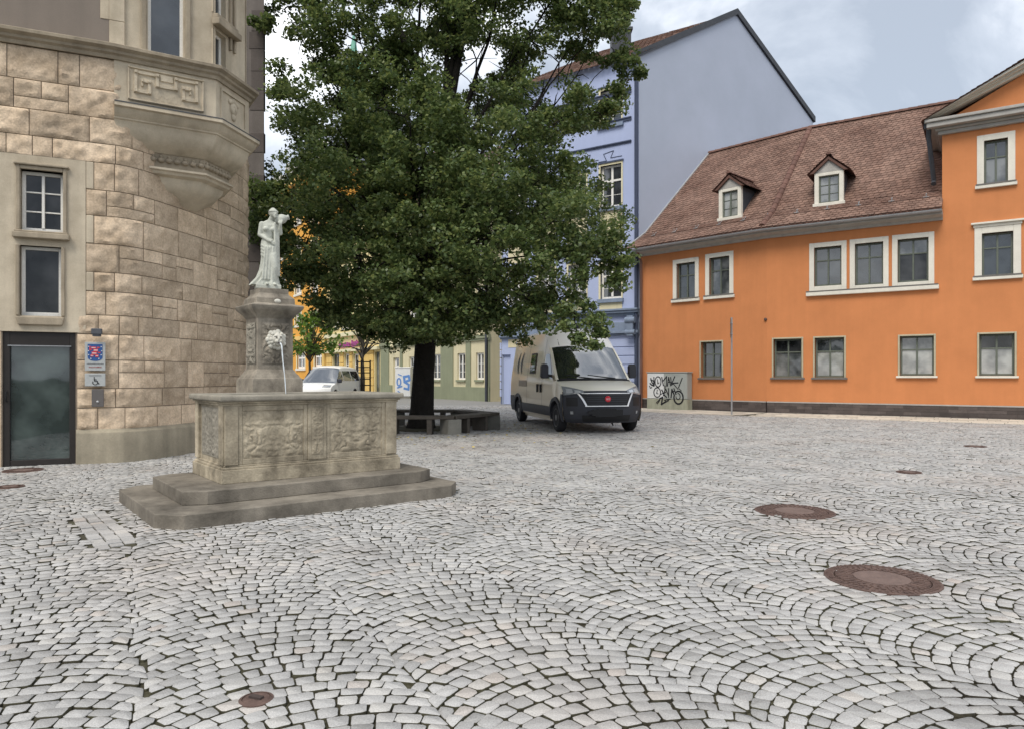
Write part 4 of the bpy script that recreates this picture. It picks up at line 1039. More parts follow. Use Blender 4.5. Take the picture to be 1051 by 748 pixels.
# eaves: soffit, fascia, gutter
def eave_path(d, z, ext=0):
    """points at offset d (outwards) along left part, bend, right part"""
    k = math.tan(R(6.15)); a = BP+UL*(sL)-NL*d; b = BP-(NL*d)-UL*(-d*k)*-1 if False else None
    m = (NL+NR).normalized()/math.cos(R(6.15)); b = BP-m*d; c = BP+UR*(sC+.02+ext)-NR*d
    return [Vector((p.x-BP.x,p.y-BP.y,z)) for p in (a,b,c)]
def sweep(prof, name, mt, ext=0, sm=30):
    mb = MB(); rows = [eave_path(d,z,ext) for d,z in prof]
    mb.grid(rows+[rows[0]], flip=True); n = len(prof)
    mb.add([r[0] for r in rows],[tuple(range(n))]); mb.add([r[2] for r in rows],[tuple(reversed(range(n)))])
    return mb.build(name, M[mt], house, sm)
sweep([(-.05,ZE-.02),(.10,ZE-.02),(.13,ZE+.06),(.30,ZE+.07),(.36,ZE+.10),(.46,ZE+.11),(.47,ZE+.24),(-.05,ZE+.24)],'eaves','soffit')
gz = ZE+.24
sweep([(.47+.085+.085*math.cos(a),gz+.085*math.sin(a)) for a in [R(x) for x in range(180,361,20)]]+[(.632,gz),(.625,gz-.02)]+[(.47+.085+.07*math.cos(a),gz+.07*math.sin(a)) for a in [R(x) for x in range(340,179,-20)]],'gutter','zinc')
# roof planes
Zr = 11.86; m_ = (NL+NR).normalized()/math.cos(R(6.15))
def rp(side, s, d, z):
    p = (UL*s+NL*d) if side == 'L' else (UR*s+NR*d) if side == 'R' else m_*d
    return Vector((p.x,p.y,z))
kd, kz = .62, 7.55
ed, ez = -.58, ZE+.30
def roof_z(d): return ez+(d-ed)*(kz-ez)/(kd-ed) if d < kd else kz+(d-kd)*(Zr-kz)/(5.0-kd)
# verge beside the blue gable wall: s of the left end as the wall recedes
BC = Vector((5.5,30.8,0)); BG = Vector((16.5,39.0,0)); gd = (BG-BC).normalized()
def left_s(d):
    base = BP+NL*d; t = ((BC.x-base.x)*-gd.y-(BC.y-base.y)*-gd.x)/(UL.x*-gd.y-UL.y*-gd.x); return t+.02
mb = MB()
tiles(mb, rp('L',left_s(ed),ed,ez), rp('M',0,ed,ez), rp('L',left_s(kd),kd,kz), rp('M',0,kd,kz), seed=1)
tiles(mb, rp('L',left_s(kd),kd,kz), rp('M',0,kd,kz), rp('L',left_s(5.),5.0,Zr), rp('M',0,5.0,Zr), seed=2)
sR = sC+.02
tiles(mb, rp('M',0,ed,ez), rp('R',sR,ed,ez), rp('M',0,kd,kz), rp('R',sR,kd,kz), seed=3)
tiles(mb, rp('M',0,kd,kz), rp('R',sR,kd,kz), rp('M',0,5.,Zr), rp('R',sR+2.5,5.,Zr), seed=4)
roof = mb.build('roof', M['tile'], house)
mb = MB()                                                   # boarding below the tiles and the rear slope
A = [rp('L',left_s(ed),ed,ez-.03),rp('M',0,ed,ez-.03),rp('R',sR,ed,ez-.03)]; B = [rp('L',left_s(kd),kd,kz-.03),rp('M',0,kd,kz-.03),rp('R',sR,kd,kz-.03)]
C_ = [rp('L',left_s(5.),5.,Zr-.03),rp('M',0,5.,Zr-.03),rp('R',sEnd,5.,Zr-.03)]; D_ = [rp('L',left_s(9.),9.,8),rp('M',0,9.,8),rp('R',sEnd,9.,8)]
mb.grid([A,B,C_,D_], flip=True); mb.build('roof_boarding', M['ridge_tile'], roof)
mb = MB(); ridge(mb,rp('L',left_s(5.),5.,Zr),rp('M',0,5.,Zr)); ridge(mb,rp('M',0,5.,Zr),rp('R',sR+2.6,5.,Zr))
ridge(mb,rp('M',0,ed+.1,ez+.06),rp('M',0,kd,kz+.04),.12); ridge(mb,rp('M',0,kd,kz+.04),rp('M',0,5.,Zr+.02),.12)
mb.build('ridge_tiles', M['ridge_tile'], roof, 50)
mb = MB(); mb.tube([rp('L',left_s(ed)+.02,ed,ez+.03),rp('L',left_s(kd)+.02,kd,kz+.03),rp('L',left_s(5.)+.02,5.,Zr+.05)],.045,6); mb.build('verge_flashing', M['zinc'], roof, 50)
# snow hooks near the eaves
for k in range(11):
    mb = MB()
    s = -5.1+k*1.02; side = 'L' if s < 0 else 'R'
    d = .1; c = rp(side,s,d,roof_z(d)+.03); u = UL if side == 'L' else UR; n = NL if side == 'L' else NR
    mb.tube([c+n*.25+Vector((0,0,.22)),c+n*.02+Vector((0,0,.03)),c-n*.0+Vector((0,0,.14)),c+n*.05+Vector((0,0,.16))],.014,5)
    mb.tube([c-u*.09+Vector((0,0,.05)),c+u*.09+Vector((0,0,.05))],.013,5)
    mb.build('snow_hook', M['zinc'], roof)
mb = MB()
for side, s0, s1 in (('L',-5.6,-.2),('R',.2,sC-.1)):
    for dz in (.06,.13): mb.tube([rp(side,s0,.14,roof_z(.14)+dz),rp(side,s1,.14,roof_z(.14)+dz)],.009,5)
mb.build('snow_rail', M['ridge_tile'], roof)
# dormers
def dormer(side, px0, px1, pxtop, pybot, pyapex):
    F = FL if side == 'L' else FR; best = None
    for i in range(400):
        d = .3+i*.01; F2 = Fac(F.O+F.n*d, math.atan2(F.u.y,F.u.x), BP)
        s, z = F2.p((px0+px1)/2, pybot); e = abs(z-roof_z(d))
        if best is None or e < best[0]: best = (e,d,F2)
    _, d, F2 = best
    a, zb = F2.p(px0,pybot); b, _ = F2.p(px1,pybot); zt = F2.p((px0+px1)/2,pxtop)[1]; za = F2.p((px0+px1)/2,pyapex)[1]
    zb = roof_z(d)+.02; w = .15; dep = lambda z: (z-roof_z(d))/((Zr-kz)/(5-kd))
    mb = MB(F2.M)
    mb.box(a,a+w,-.03,.12,zb,zt); mb.box(b-w,b,-.03,.12,zb,zt); mb.box(a+w,b-w,-.03,.12,zt-w*.75,zt); mb.box(a-.05,b+.05,-.08,.12,zb-.06,zb+.06)
    o = mb.build('dormer', M['white_trim'], roof, bevel=.01)
    mb = MB(F2.M); mid = (a+b)/2; apx = za-.16
    mb.prism_y([(a-.02,zt+.002),(b+.02,zt+.002),(mid,apx)],-.02,.1); mb.build('dormer_gable', M['soffit'], o, bevel=.008); mb = MB(F2.M); mb.prism_y([(a-.16,zt+.0),(mid,apx+.02),(b+.16,zt+.0),(b+.16,zt+.10),(mid,apx+.13),(a-.16,zt+.10)][::-1] if False else [(a-.16,zt-.01),(a-.02,zt-.01),(mid,apx-.0),(b+.02,zt-.01),(b+.16,zt-.01),(mid,apx+.12)],-.1,.0)
    mb.build('barge_board', M['ridge_tile'], o, bevel=.008)
    mb = MB(F2.M)
    for x0, x1 in ((a+.02,a+.05),(b-.05,b-.02)):
        L = dep(zt); mb.add([(x0,.05,zb),(x0,.05,zt),(x0,L,zt),(x1,.05,zb),(x1,.05,zt),(x1,L,zt)],[(0,1,2),(5,4,3),(0,3,4,1),(1,4,5,2),(2,5,3,0)])
    mb.build('dormer_cheek', M['slate'], o)
    mb = MB(F2.M); L = dep(apx+.1)+.3; eo = .24
    ze = zt-.02+ .0
    for sgn in (-1,1):
        xe = (a-eo) if sgn < 0 else (b+eo)
        A_, B_ = (xe,-.14,ze), (xe,dep(ze)+.1,ze); C2, D2 = (mid,-.14,apx+.16), (mid,L,apx+.16)
        if sgn < 0: tiles(mb,B_,A_,D2,C2,.16,.14,7)
        else: tiles(mb,A_,B_,C2,D2,.16,.14,8)
        mb.add([A_,B_,D2,C2],[(0,1,2,3)]); 
    ridge(mb,(mid,-.16,apx+.19),(mid,L,apx+.19),.085)
    mb.build('dormer_roof', M['ridge_tile'], o)
    r = (a+w,b-w,zb+.06,zt-w*.75)
    window(o,F2,r,.05,.05,((.5,),()),'green_frame','glass_blind' if side == 'L' else 'glass_mid',sub=((),(.34,.66)))
    return o
dormer('L',738,761,193.5,225,179); dormer('R',836,866,177,210.5,160)
# raised gable bay on the right, with its classical pediment
zc0 = 9.36; oh = .42
mb = MB(FR.M)
for d,z0,z1 in ((.12,zc0-.16,zc0-.04),(.2,zc0-.04,zc0+.04),(oh,zc0+.04,zc0+.2),(oh+.06,zc0+.2,zc0+.30)):
    mb.box(sC-d,sEnd+d,-d,.3,z0,z1); mb.box(sC-d,sC+.1,.3,5,z0,z1)
mb.build('cornice', M['soffit'], house, bevel=.02)
sl_ = (2.28+.45)/(pk-sC+.4)
def rk(x): return zc0+.16+ (x-(sC-oh-.06))*.505
mb = MB(FR.M); x0 = sC-oh-.06; top = rk(pk); 
for t0,t1,d in ((0.0,.14,.16),(.14,.24,.3),(.24,.36,oh+.04)):
    for sg in (-1,1):
        xa = x0 if sg < 0 else 2*pk-x0
        q = [(xa,rk(x0)-.36+t0+.1),(pk,top-.36+t0+.1),(pk,top-.36+t1+.1),(xa,rk(x0)-.36+t1+.1)]
        q = [(x,max(z,zc0+.3)) for x,z in q]
        mb.prism_y(q if sg < 0 else q[::-1],-d,.3)
mb.build('pediment_moulding', M['white_trim'], house)
mb = MB(FR.M)
for sg in (-1,1):
    xa = x0-.08 if sg < 0 else 2*pk-x0+.08
    A_,B_,C2,D2 = (xa,-oh-.12,rk(x0)+.10),(xa,5.5,rk(x0)+.10),(pk,-oh-.12,top+.14),(pk,5.5,top+.14)
    if sg < 0: tiles(mb,B_,A_,D2,C2,seed=11)
    else: tiles(mb,A_,B_,C2,D2,seed=12)
    mb.add([A_,B_,D2,C2],[(0,1,2,3)])
mb.build('gable_roof', M['ridge_tile'], house)
mb = MB(FR.M); xd = sC-.36
mb.tube([(xd,-.2,zc0+.1),(xd-.02,-.1,zc0-.15),(xd+.1,.55,zc0-1.45),(xd+.1,.35,zc0-1.62)],.075,10); mb.box(xd-.14,xd+.14,-.34,-.08,zc0+.06,zc0+.32)
mb.build('bay_downpipe', M['slate'], house, 60)
mb = MB(FL.M); mb.tube([(sL+.12,-.5,ZE+.28),(sL+.12,-.12,ZE-.25),(sL+.12,-.12,0)],.055,10); mb.build('downpipe', M['ridge_tile'], house, 60)
mb = MB(FL.M); s_,z_ = FL.p(786,328); mb.ball((s_,-.02,z_),.06,6); mb.build('wall_anchor', M['iron'], house, 180)

# utility cabinet with graffiti ------------------------------------
cabF = Fac(BP+UL*0-NL*.42, math.atan2(UL.y,UL.x), BP)
a,_ = cabF.p(664,400); b,_ = cabF.p(705.5,400)
cb = cabF.O+cabF.u*a; cab = thing('utility_cabinet','grey utility cabinet with a white left door and black graffiti','cabinet',cb,math.atan2(UL.y,UL.x))
W_ = b-a; zt_ = cabF.p(685,381.5)[1]; zk = cabF.p(680,409)[1]
mb = MB(); mb.box(0,W_,0,.36,-.05,zk-.004); mb.build('base', M['cab_base'], cab, bevel=.01)
mb = MB(); mb.box(.01,W_-.01,.012,.35,zk,zt_-.04); mb.box(-.02,W_+.02,-.02,.38,zt_-.04,zt_); mb.build('housing', M['cab_grey'], cab, bevel=.01)
mb = MB(); mb.box(.02,W_*.43,-.004,.011,zk+.02,zt_-.06); mb.build('door', M['cab_white'], cab, bevel=.006)
d2 = MB(); d2.box(W_*.43+.012,W_-.02,-.004,.011,zk+.02,zt_-.06); dd = d2.build('door', M['cab_grey'], cab, bevel=.006)
mb = MB(); mb.box(W_*.43+.05,W_*.43+.08,-.03,-.004,zt_*.55,zt_*.65); mb.build('handle', M['black'], dd)
# spray-painted letters, traced as strokes (u,v in 0..1 of the front, v down)
def U(u,v): return (u*W_, -.007, zt_-.03-v*(zt_-.02))
def strokes(lst, mtl, parent, U, w=.026, y=0):
    mb = MB()
    for st_ in lst:
        ww = w
        if isinstance(st_[0],(int,float)): ww = w*st_[0]; st_ = st_[1:]
        pts = [Vector(U(u,v)) for u,v in st_]
        for i in range(len(pts)-1):
            p,q = pts[i],pts[i+1]; d = (q-p); 
            if d.length < 1e-5: continue
            d.normalize(); n = Vector((-d.z,0,d.x))*ww*.5; e = d*ww*.3
            mb.add([p-e-n,q+e-n,q+e+n,p-e+n,p-e-n+Vector((0,.003,0)),q+e-n+Vector((0,.003,0)),q+e+n+Vector((0,.003,0)),p-e+n+Vector((0,.003,0))],[(0,3,2,1),(0,1,5,4),(1,2,6,5),(2,3,7,6),(3,0,4,7)])
            for v in range(len(mb.v)-8,len(mb.v)): mb.v[v] = (mb.v[v][0],mb.v[v][1]-.0007*(i%2)-.0004*(len(mb.v)//8%3),mb.v[v][2])
    return mb.build('graffiti', M[mtl], parent)
ell = lambda cx,cy,rx,ry,a0=0,a1=360: [(cx+rx*math.cos(R(a)),cy+ry*math.sin(R(a))) for a in range(a0,a1+1,20)]
gr = [(1.6,(.08,.29),(.13,.34),(.19,.36)),(1.4,(.10,.15),(.13,.26),(.19,.35),(.17,.22),(.10,.19)),(1.3,(.19,.35),(.18,.12)),
      [1.2]+ell(.285,.245,.075,.14),(.9,(.27,.18),(.28,.30),(.31,.27)),(1.3,(.38,.12),(.42,.35)),(1.3,(.40,.24),(.50,.10)),(1.1,(.50,.10),(.50,.36)),
      (1.2,(.52,.36),(.55,.12),(.60,.35)),(1.0,(.53,.26),(.60,.25)),(1.2,(.60,.12),(.62,.33),(.68,.28)),(1.3,(.70,.10),(.63,.28),(.78,.27)),(1.0,(.66,.29),(.78,.44)),(1.2,(.88,.14),(.79,.40)),(.9,(.80,.42),(.86,.48)),
      [1.2]+ell(.265,.535,.085,.13),(.9,(.27,.46),(.25,.56),(.29,.57)),(1.5,(.38,.46),(.44,.60),(.50,.66)),(1.2,(.42,.62),(.47,.44)),(1.3,(.48,.44),(.55,.62)),(1.2,(.55,.42),(.55,.66)),
      (1.6,(.61,.66),(.63,.44),(.69,.60)),(1.4,(.68,.42),(.73,.58)),(1.2,(.70,.48),(.64,.52)),[1.8]+ell(.79,.66,.11,.17,-120,200),[1.0]+ell(.78,.63,.05,.08,-100,180),
      (1.7,(.33,.70),(.40,.66),(.37,.86),(.48,.77)),(1.3,(.37,.86),(.55,.74)),(1.0,(.24,.82),(.36,.68)),(1.0,(.27,.84),(.33,.74)),(1.0,(.44,.74),(.60,.70)),(1.1,(.07,.36),(.09,.42),(.13,.40)),(1.0,(.36,.58),(.48,.52))]
strokes(gr,'graffiti',cab,U,.036)

# signpost seen edge-on --------------------------------------------
pF = Fac(BP-NL*2.1, math.atan2(UL.y,UL.x)); gp = pF.O+pF.u*pF.p(751,400)[0]
Yp = gp.y; post = thing('sign_post','thin grey signpost with its sign seen edge-on before the orange wall','sign post',(gp.x,gp.y,0),math.atan2(gp.y,gp.x))
ztop = CAMZ+(386-326)/FPX*Yp
mb = MB(); mb.tube([(0,0,-.05),(0,0,ztop)],.03,10); mb.build('pole', M['zinc'], post, 60)
mb = MB(); Ls = ztop-(CAMZ+(386-346)/FPX*Yp); mb.box(-.26,.26,.035,.05,ztop-Ls-.02,ztop-.05); mb.build('sign_plate', M['bench_wood'], post)
mb = MB(); mb.box(-.05,.05,-.035,.06,ztop-.22,ztop-.18); mb.box(-.05,.05,-.035,.06,ztop-Ls+.1,ztop-Ls+.14); mb.build('clamp', M['steel'], post)
# ------------------------------------------------------------------ blue house with the big gable wall
BL0 = Vector((-.5,34.8,0)); FB = Fac(BL0, math.atan2(BC.y-BL0.y,BC.x-BL0.x)); LB = (BC-BL0).length
blue = thing('blue_house','tall pale blue plastered house with a blank gable wall above the orange house','house',BL0)
g0, g1 = BC-BL0, BG-BL0; zEv, zRd = 15.25, 19.05
gm = (g0+g1)/2; back = g1-g0
W1 = FB.rect(616.5,638,169.5,213); W2 = FB.rect(583.5,602,181,219); W3 = FB.rect(616.5,638,270,307); W4 = FB.rect(583.5,602,272,310); W5 = FB.rect(616.5,638,92,128)
zA, zB = FB.p(640,318)[1], FB.p(640,343)[1]
hx = [W1,W2,W3,W4,W5]
dr = FB.rect(514,524,364,411); dr = (dr[0],dr[1],-.05,dr[3]); sp_ = W1[0]-W2[0]
more = [(r[0]-sp_*k,r[1]-sp_*k,r[2],r[3]) for r in (W2,W4) for k in (1,2)]
mb = MB(FB.M); wall(mb,0,LB,-.1,zEv,hx+more+[dr],.2)
mb.M = None; mb.v = [tuple(FB.M @ Vector(p)) for p in mb.v]
mb.build('wall', M['blue'], blue)
mb = MB()
mb.add([(g0.x,g0.y,-.1),(g1.x,g1.y,-.1),(g1.x,g1.y,zEv),(gm.x,gm.y,zRd),(g0.x,g0.y,zEv)],[(0,1,2,3,4)])
l1 = back
mb.add([(0,0,-.1),(0,0,zEv),(l1.x/2,l1.y/2,zRd),(l1.x,l1.y,zEv),(l1.x,l1.y,-.1)],[(0,1,2,3,4)])
mb.add([(l1.x,l1.y,-.1),(l1.x,l1.y,zEv),(g1.x,g1.y,zEv),(g1.x,g1.y,-.1)],[(0,1,2,3)])
mb.build('gable_wall', M['blue_gable'], blue)
for r in hx+more:
    window(blue,FB,r,.14,.09,((.5,),(.64,)),'white_frame','glass',sub=((),(.3,)),barw=.09)
    mb = MB(FB.M); mb.box(r[0]-.09,r[0],-.03,.13,r[2],r[3]+.09); mb.box(r[1],r[1]+.06,-.03,.13,r[2],r[3]+.09); mb.box(r[0],r[1],-.03,.13,r[3],r[3]+.09)
    mb.build('window_frame_band', M['cream_frame'], blue)
    mb = MB(FB.M); mb.box(r[0]-.14,r[1]+.1,-.12,.05,r[2]-.16,r[2]); mb.build('sill', M['blue_band'], blue)
    mb = MB(FB.M); mb.box(r[0]-.12,r[1]+.1,-.07,.03,r[3]+.092,r[3]+.16); mb.build('lintel', M['blue_line'], blue)
    if r is W5: continue
    mb = MB(FB.M); mb.box(r[0]-.05,r[1]+.03,-.02,.05,max(r[2]-2.3,zA+.05) if r is W3 or r is W4 else r[2]-2.0,r[2]-.162); mb.build('cream_panel', M['cream'], blue)
# ground-floor rustication and the big string course
mb = MB(FB.M)
for i in range(9):
    z0_ = .35+i*.38
    if z0_+.36 < zB: 
        mb.box(dr[1]+.35,LB-.1,-.035,.0,z0_,z0_+.345); mb.box(0.0,dr[0]-.05,-.035,0,z0_,z0_+.345)
mb.build('rustication', M['blue'], blue, bevel=.02, seg=1)
mb = MB(FB.M)
for a_,b_,d_ in ((zB-.06,zB+.02,.10),(zB+.02,zB+.14,.2),(zB+.14,zB+.52,.09),(zA-.28,zA-.16,.12),(zA-.16,zA-.06,.24),(zA-.06,zA+.03,.30)): mb.box(-.05,LB+.02,-d_,.02,a_,b_)
mb.build('string_course', M['blue_band'], blue, bevel=.012, seg=1)
mb = MB(FB.M)                                               # scroll bracket at the right end
mb.box(LB-.42,LB-.14,-.36,-.02,zB-.1,zA-.3); mb.tube([(LB-.5,-.3,zA-.5),(LB-.06,-.3,zA-.5)],.14,12); mb.tube([(LB-.5,-.3,zB+.05),(LB-.06,-.3,zB+.05)],.11,12)
mb.build('bracket', M['blue_band'], blue, 40)
for py,th_ in ((123,.1),(146,.05),(95,.12)):
    mb = MB(FB.M); z_ = FB.p(650,py)[1]; mb.box(0,LB-.35,-.05,.0,z_,z_+th_); mb.box(0,LB-.35,-.08,.0,z_+th_,z_+th_+.05); mb.build('string_band', M['blue_line'], blue)
mb = MB(FB.M)
z1_ = FB.p(640,160)[1]                                      # angular painted line ornament
for q in range(6):
    s_ = LB-.8-q*1.15
    for (a_,b_),(c_,d_) in (((0,0),(-.55,0)),((-.55,0),(-.4,.3)),((-.4,.3),(-.9,.22)),((-.9,.22),(-.75,-.1)),((-.75,-.1),(-1.15,-.1))):
        mb.tube([(s_+a_,-.006,z1_+b_),(s_+c_,-.006,z1_+d_)],.018,4)
    z2_ = FB.p(628,262)[1]
    for (a_,b_),(c_,d_) in (((0,0),(-.3,.3)),((-.3,.3),(-.6,.05)),((-.6,.05),(-.9,.35))) if q in (0,1) else ():
        mb.tube([(s_+a_-.3,-.026,z2_+b_),(s_+c_-.3,-.026,z2_+d_)],.03,4)
mb.build('painted_lines', M['blue_line'], blue)
mb = MB(FB.M); mb.box(dr[0]+.0,dr[1],.12,.18,0,dr[3]); mb.build('door', M['blue'], blue)
# roof with dark verge
mb = MB(); rd = (gm-g0); up = Vector((0,0,1))
fl = FB.M @ Vector((0,0,0))
ov = FB.n*-.35
E0 = Vector((0,0,0))+ov; E1 = g0+ov+(FB.u*.02)
tiles(mb,(E0.x,E0.y,zEv-.15),(E1.x,E1.y,zEv-.15),(rd.x,rd.y,zRd+.1),(gm.x,gm.y,zRd+.1),.26,.24,21)
mb.add([(back.x,back.y,zEv),(g1.x,g1.y,zEv),(gm.x,gm.y,zRd+.06),(rd.x,rd.y,zRd+.06)],[(0,1,2,3)])
roofb = mb.build('roof', M['tile'], blue)
mb = MB(); gn = Vector((gd.y,-gd.x,0))
for a_,b_ in ((g0-gd*.3+Vector((0,0,zEv-.25)),gm+Vector((0,0,zRd))),(gm+Vector((0,0,zRd)),g1+gd*.1+Vector((0,0,zEv)))):
    d_ = (b_-a_).normalized(); n_ = Vector((0,0,1))
    q = [a_+gn*.1+n_*.0,b_+gn*.1,b_+gn*.1+n_*.3,a_+gn*.1+n_*.3]; q2 = [p-gn*.3 for p in q]
    mb.add(q+q2,[(0,1,2,3),(7,6,5,4),(3,2,6,7),(0,4,5,1),(0,3,7,4),(1,5,6,2)])
mb.build('verge_board', M['slate'], blue)
ch = FB.M @ Vector((LB-1.9,2.2,0))
mb = MB(); mb.box(ch.x-.45,ch.x+.45,ch.y-.35,ch.y+.35,zEv+.6,zEv+2.3); mb.box(ch.x-.52,ch.x+.52,ch.y-.42,ch.y+.42,zEv+2.3,zEv+2.45); mb.build('chimney', M['slate'], roofb, bevel=.02)
mb = MB(FB.M); mb.tube([(LB-.6,-.42,zEv-.1),(LB-.16,-.3,zEv-.35),(LB-.08,-.1,zEv-.9),(LB-.08,-.1,0)],.085,10); mb.build('downpipe', M['blue_line'], blue, 60)

# ------------------------------------------------------------------ far side of the square
CG0 = Vector((-9.3,50.5,0)); CG1 = Vector((-1.19,38.5,0)); CA = math.atan2(CG1.y-CG0.y,CG1.x-CG0.x)
FC = Fac(CG0,CA); LC = (CG1-CG0).length
cg = thing('green_cream_house','cream house with grey green pilasters behind the tree trunk','house',CG0)
wn = [FC.rect(*q) for q in ((443.5,452,363.5,389.5),(469.5,477.5,362.5,389.5),(488.5,496.5,362,389.5),(420,427,366,389.5))]
dC = FC.rect(403.5,409.5,367,404); dC = (dC[0],dC[1],0,dC[3])
zl = FC.p(440,352)[1]
upw = [(r[0],r[1],zl+.9,zl+2.9) for r in wn]+[(dC[0]-.2,dC[1]+.2,zl+.9,zl+2.9)]; upw2 = [(r[0],r[1],zl+4.3,zl+6.1) for r in wn]
mb = MB(FC.M); wall(mb,0,LC,-.1,11.5,wn+upw+upw2+[dC],.2,D=9); mb.build('wall', M['cream'], cg)
mb = MB(FC.M)
for px0,px1 in ((391,399.5),(411,413.5),(427.5,434),(452.8,465.5),(478.6,483.5),(498.5,504)):
    mb.box(max(FC.p(px0,390)[0],0),min(FC.p(px1,390)[0],LC),-.05,.02,.55,11.3)
mb.build('pilaster', M['green_pil'], cg)
mb = MB(FC.M); mb.box(dC[1]+.1,LC,-.07,.02,-.1,.75); mb.box(0,dC[0]-.1,-.07,.02,-.1,.75); mb.build('plinth', M['green_pil'], cg)
mb = MB(FC.M); mb.box(-.02,LC+.05,-.16,.02,zl,zl+.18); mb.box(-.02,LC+.05,-.1,.02,zl-.12,zl); mb.box(-.02,LC+.05,-.4,.1,11.3,11.6); mb.build('string_course', M['green_pil'], cg)
for r in wn+upw+upw2: window(cg,FC,r,.1,.09,((.5,),()),'white_frame','glass',sub=((),(.3,.6)),barw=.1,sill=.12,sill_mat='green_pil')
mb = MB(FC.M); a_,b_,c_,d_ = dC; mb.box(a_,b_,.15,.22,0,d_); dd = mb.build('door', M['white_frame'], cg)
mb = MB(FC.M); 
for q in range(3): mb.box(a_+(b_-a_)*.35,b_-.15,.13,.149,1.0+q*.55,1.45+q*.55)
mb.build('pane', M['glass'], dd)
mb = MB(FC.M); s_,z_ = FC.p(405,355.5); mb.ball((s_,-.18,z_),.16,8,sq=(1,1,1.5)); mb.build('lantern', M['cream_frame'], cg, 60)
mb = MB(FC.M); tiles(mb,(-.2,-.5,11.5),(LC+.2,-.5,11.5),(-.2,5,16.5),(LC+.2,5,16.5),.4,.35,31); mb.build('roof', M['tile'], cg)
mb = MB(FC.M); mb.tube([(LC-.15,-.15,0),(LC-.15,-.15,11.4)],.08,8); mb.build('downpipe', M['slate'], cg, 60)

YS0 = Vector((-15.6,59.9,0)); FY = Fac(YS0,math.atan2(CG0.y-YS0.y,CG0.x-YS0.x)); LY = (CG0-YS0).length-.03
ys = thing('yellow_shop_house','pale yellow house with a shop front and magenta lettering behind the staked tree','house',YS0)
zs_ = FY.p(360,361)[1]; zm_ = FY.p(360,345)[1]
gw = [FY.rect(*q) for q in ((341.5,348.5,363,402),(353.5,358.5,363,402),(362.5,368.5,363,402),(384.5,389.8,361,402))]
gw = [(a,b,.0,d) for a,b,c,d in gw]
uw = [FY.rect(*q) for q in ((342.5,347.5,319,337),(353,358,318,337),(365,370,318,337),(377,382,318,337))]
mb = MB(FY.M); wall(mb,0,LY,-.1,13.5,gw+uw+[(r[0],r[1],r[2]+3.4,r[3]+3.4) for r in uw],.25,D=9); mb.build('wall', M['pale_yellow'], ys)
mb = MB(FY.M); last = 0
for r in gw+[(LY,LY,0,0)]:
    if r[0]-last > .3:
        mb = MB(FY.M)
        for q in range(6): mb.box(last+.1,r[0]-.1,-.09,.0,.1+q*.58,.64+q*.58)
        mb.build('shop_pilaster', M['yellow'], ys, bevel=.03, seg=1)
    last = r[1]
mb = MB(FY.M); mb.box(0,LY,-.3,.02,zs_,zs_+.22); mb.box(0,LY,-.25,.02,zm_,zm_+.3); mb.build('string_course', M['cream_frame'], ys)
for i,r in enumerate(gw): window(ys,FY,r,.15,.1,((.5,),(.72,)),'green_frame' if i in (0,3) else 'white_frame','glass_mid' if i == 3 else 'glass')
for r in uw+[(r[0],r[1],r[2]+3.4,r[3]+3.4) for r in uw]: window(ys,FY,r,.1,.12,((.5,),(.66,)),'white_frame','glass',surround=.18,sur_mat='cream_frame',sill=.15,barw=.12)
mb = MB(FY.M); tiles(mb,(-.2,-.5,13.5),(LY+.2,-.5,13.5),(-.2,5,18.5),(LY+.2,5,18.5),.45,.4,33); mb.build('roof', M['tile'], ys)
# illegible magenta letters
mb = MB(FY.M); s_ = FY.p(349.5,353)[0]; e_ = FY.p(370,353)[0]; zlo = FY.p(360,356.5)[1]; zhi = FY.p(360,349.8)[1]; rr = random.Random(8); x = s_; k = 0
while x < e_-.2:
    w_ = rr.uniform(.26,.4); t_ = .11
    if x > s_+(e_-s_)*.52 and x < s_+(e_-s_)*.60: x += .3; k = 0; continue
    top_ = zhi if k == 0 else zlo+(zhi-zlo)*rr.choice([.7,.7,1.0])
    mb.box(x,x+t_,-.16,-.06,zlo,top_); mb.box(x+w_-t_,x+w_,-.16,-.06,zlo,zlo+(zhi-zlo)*.7)
    zz = rr.choice([zlo,zlo+(zhi-zlo)*.55]); mb.box(x+t_,x+w_-t_,-.16,-.06,zz,zz+.13); x += w_+.1; k += 1
mb.build('sign_letters', M['magenta'], ys)

AM0 = Vector((-27,77,0)); FA_ = Fac(AM0,math.atan2(YS0.y-AM0.y,YS0.x-AM0.x)); LA = (YS0-AM0).length-.05
am = thing('amber_house','amber yellow house with tall slate roof and dormers, furthest left in the square','house',AM0)
zev = FA_.p(310,186)[1]
gw = [FA_.rect(323,332.5,360.5,376),FA_.rect(305,313,362,378),FA_.rect(290,297,363,379)]
rows_ = [[FA_.rect(x0,x1,y0,y1) for x0,x1 in ((319.5,326),(303,309),(287,293))] for y0,y1 in ((321,334),(285,302),(248,266),(212,230))]
ops = gw+[r for q in rows_ for r in q]
mb = MB(FA_.M); wall(mb,0,LA,-.1,zev,ops,.25,D=12); mb.build('wall', M['amber'], am)
for r in ops: window(am,FA_,r,.12,.14,((.5,),(.66,)),'white_frame','glass_mid',surround=.22,sur_mat='cream_frame',sill=.2,barw=.14)
z_ = FA_.p(325,347)[1]; mb = MB(FA_.M); mb.box(0,LA,-.2,.02,z_,z_+.35); mb.box(-.1,LA+.1,-.6,.1,zev-.15,zev+.4); mb.box(LA-.5,LA,-.25,.02,-.1,zev-.2); mb.build('string_course', M['yellow'], am)
zr_ = zev+8.5
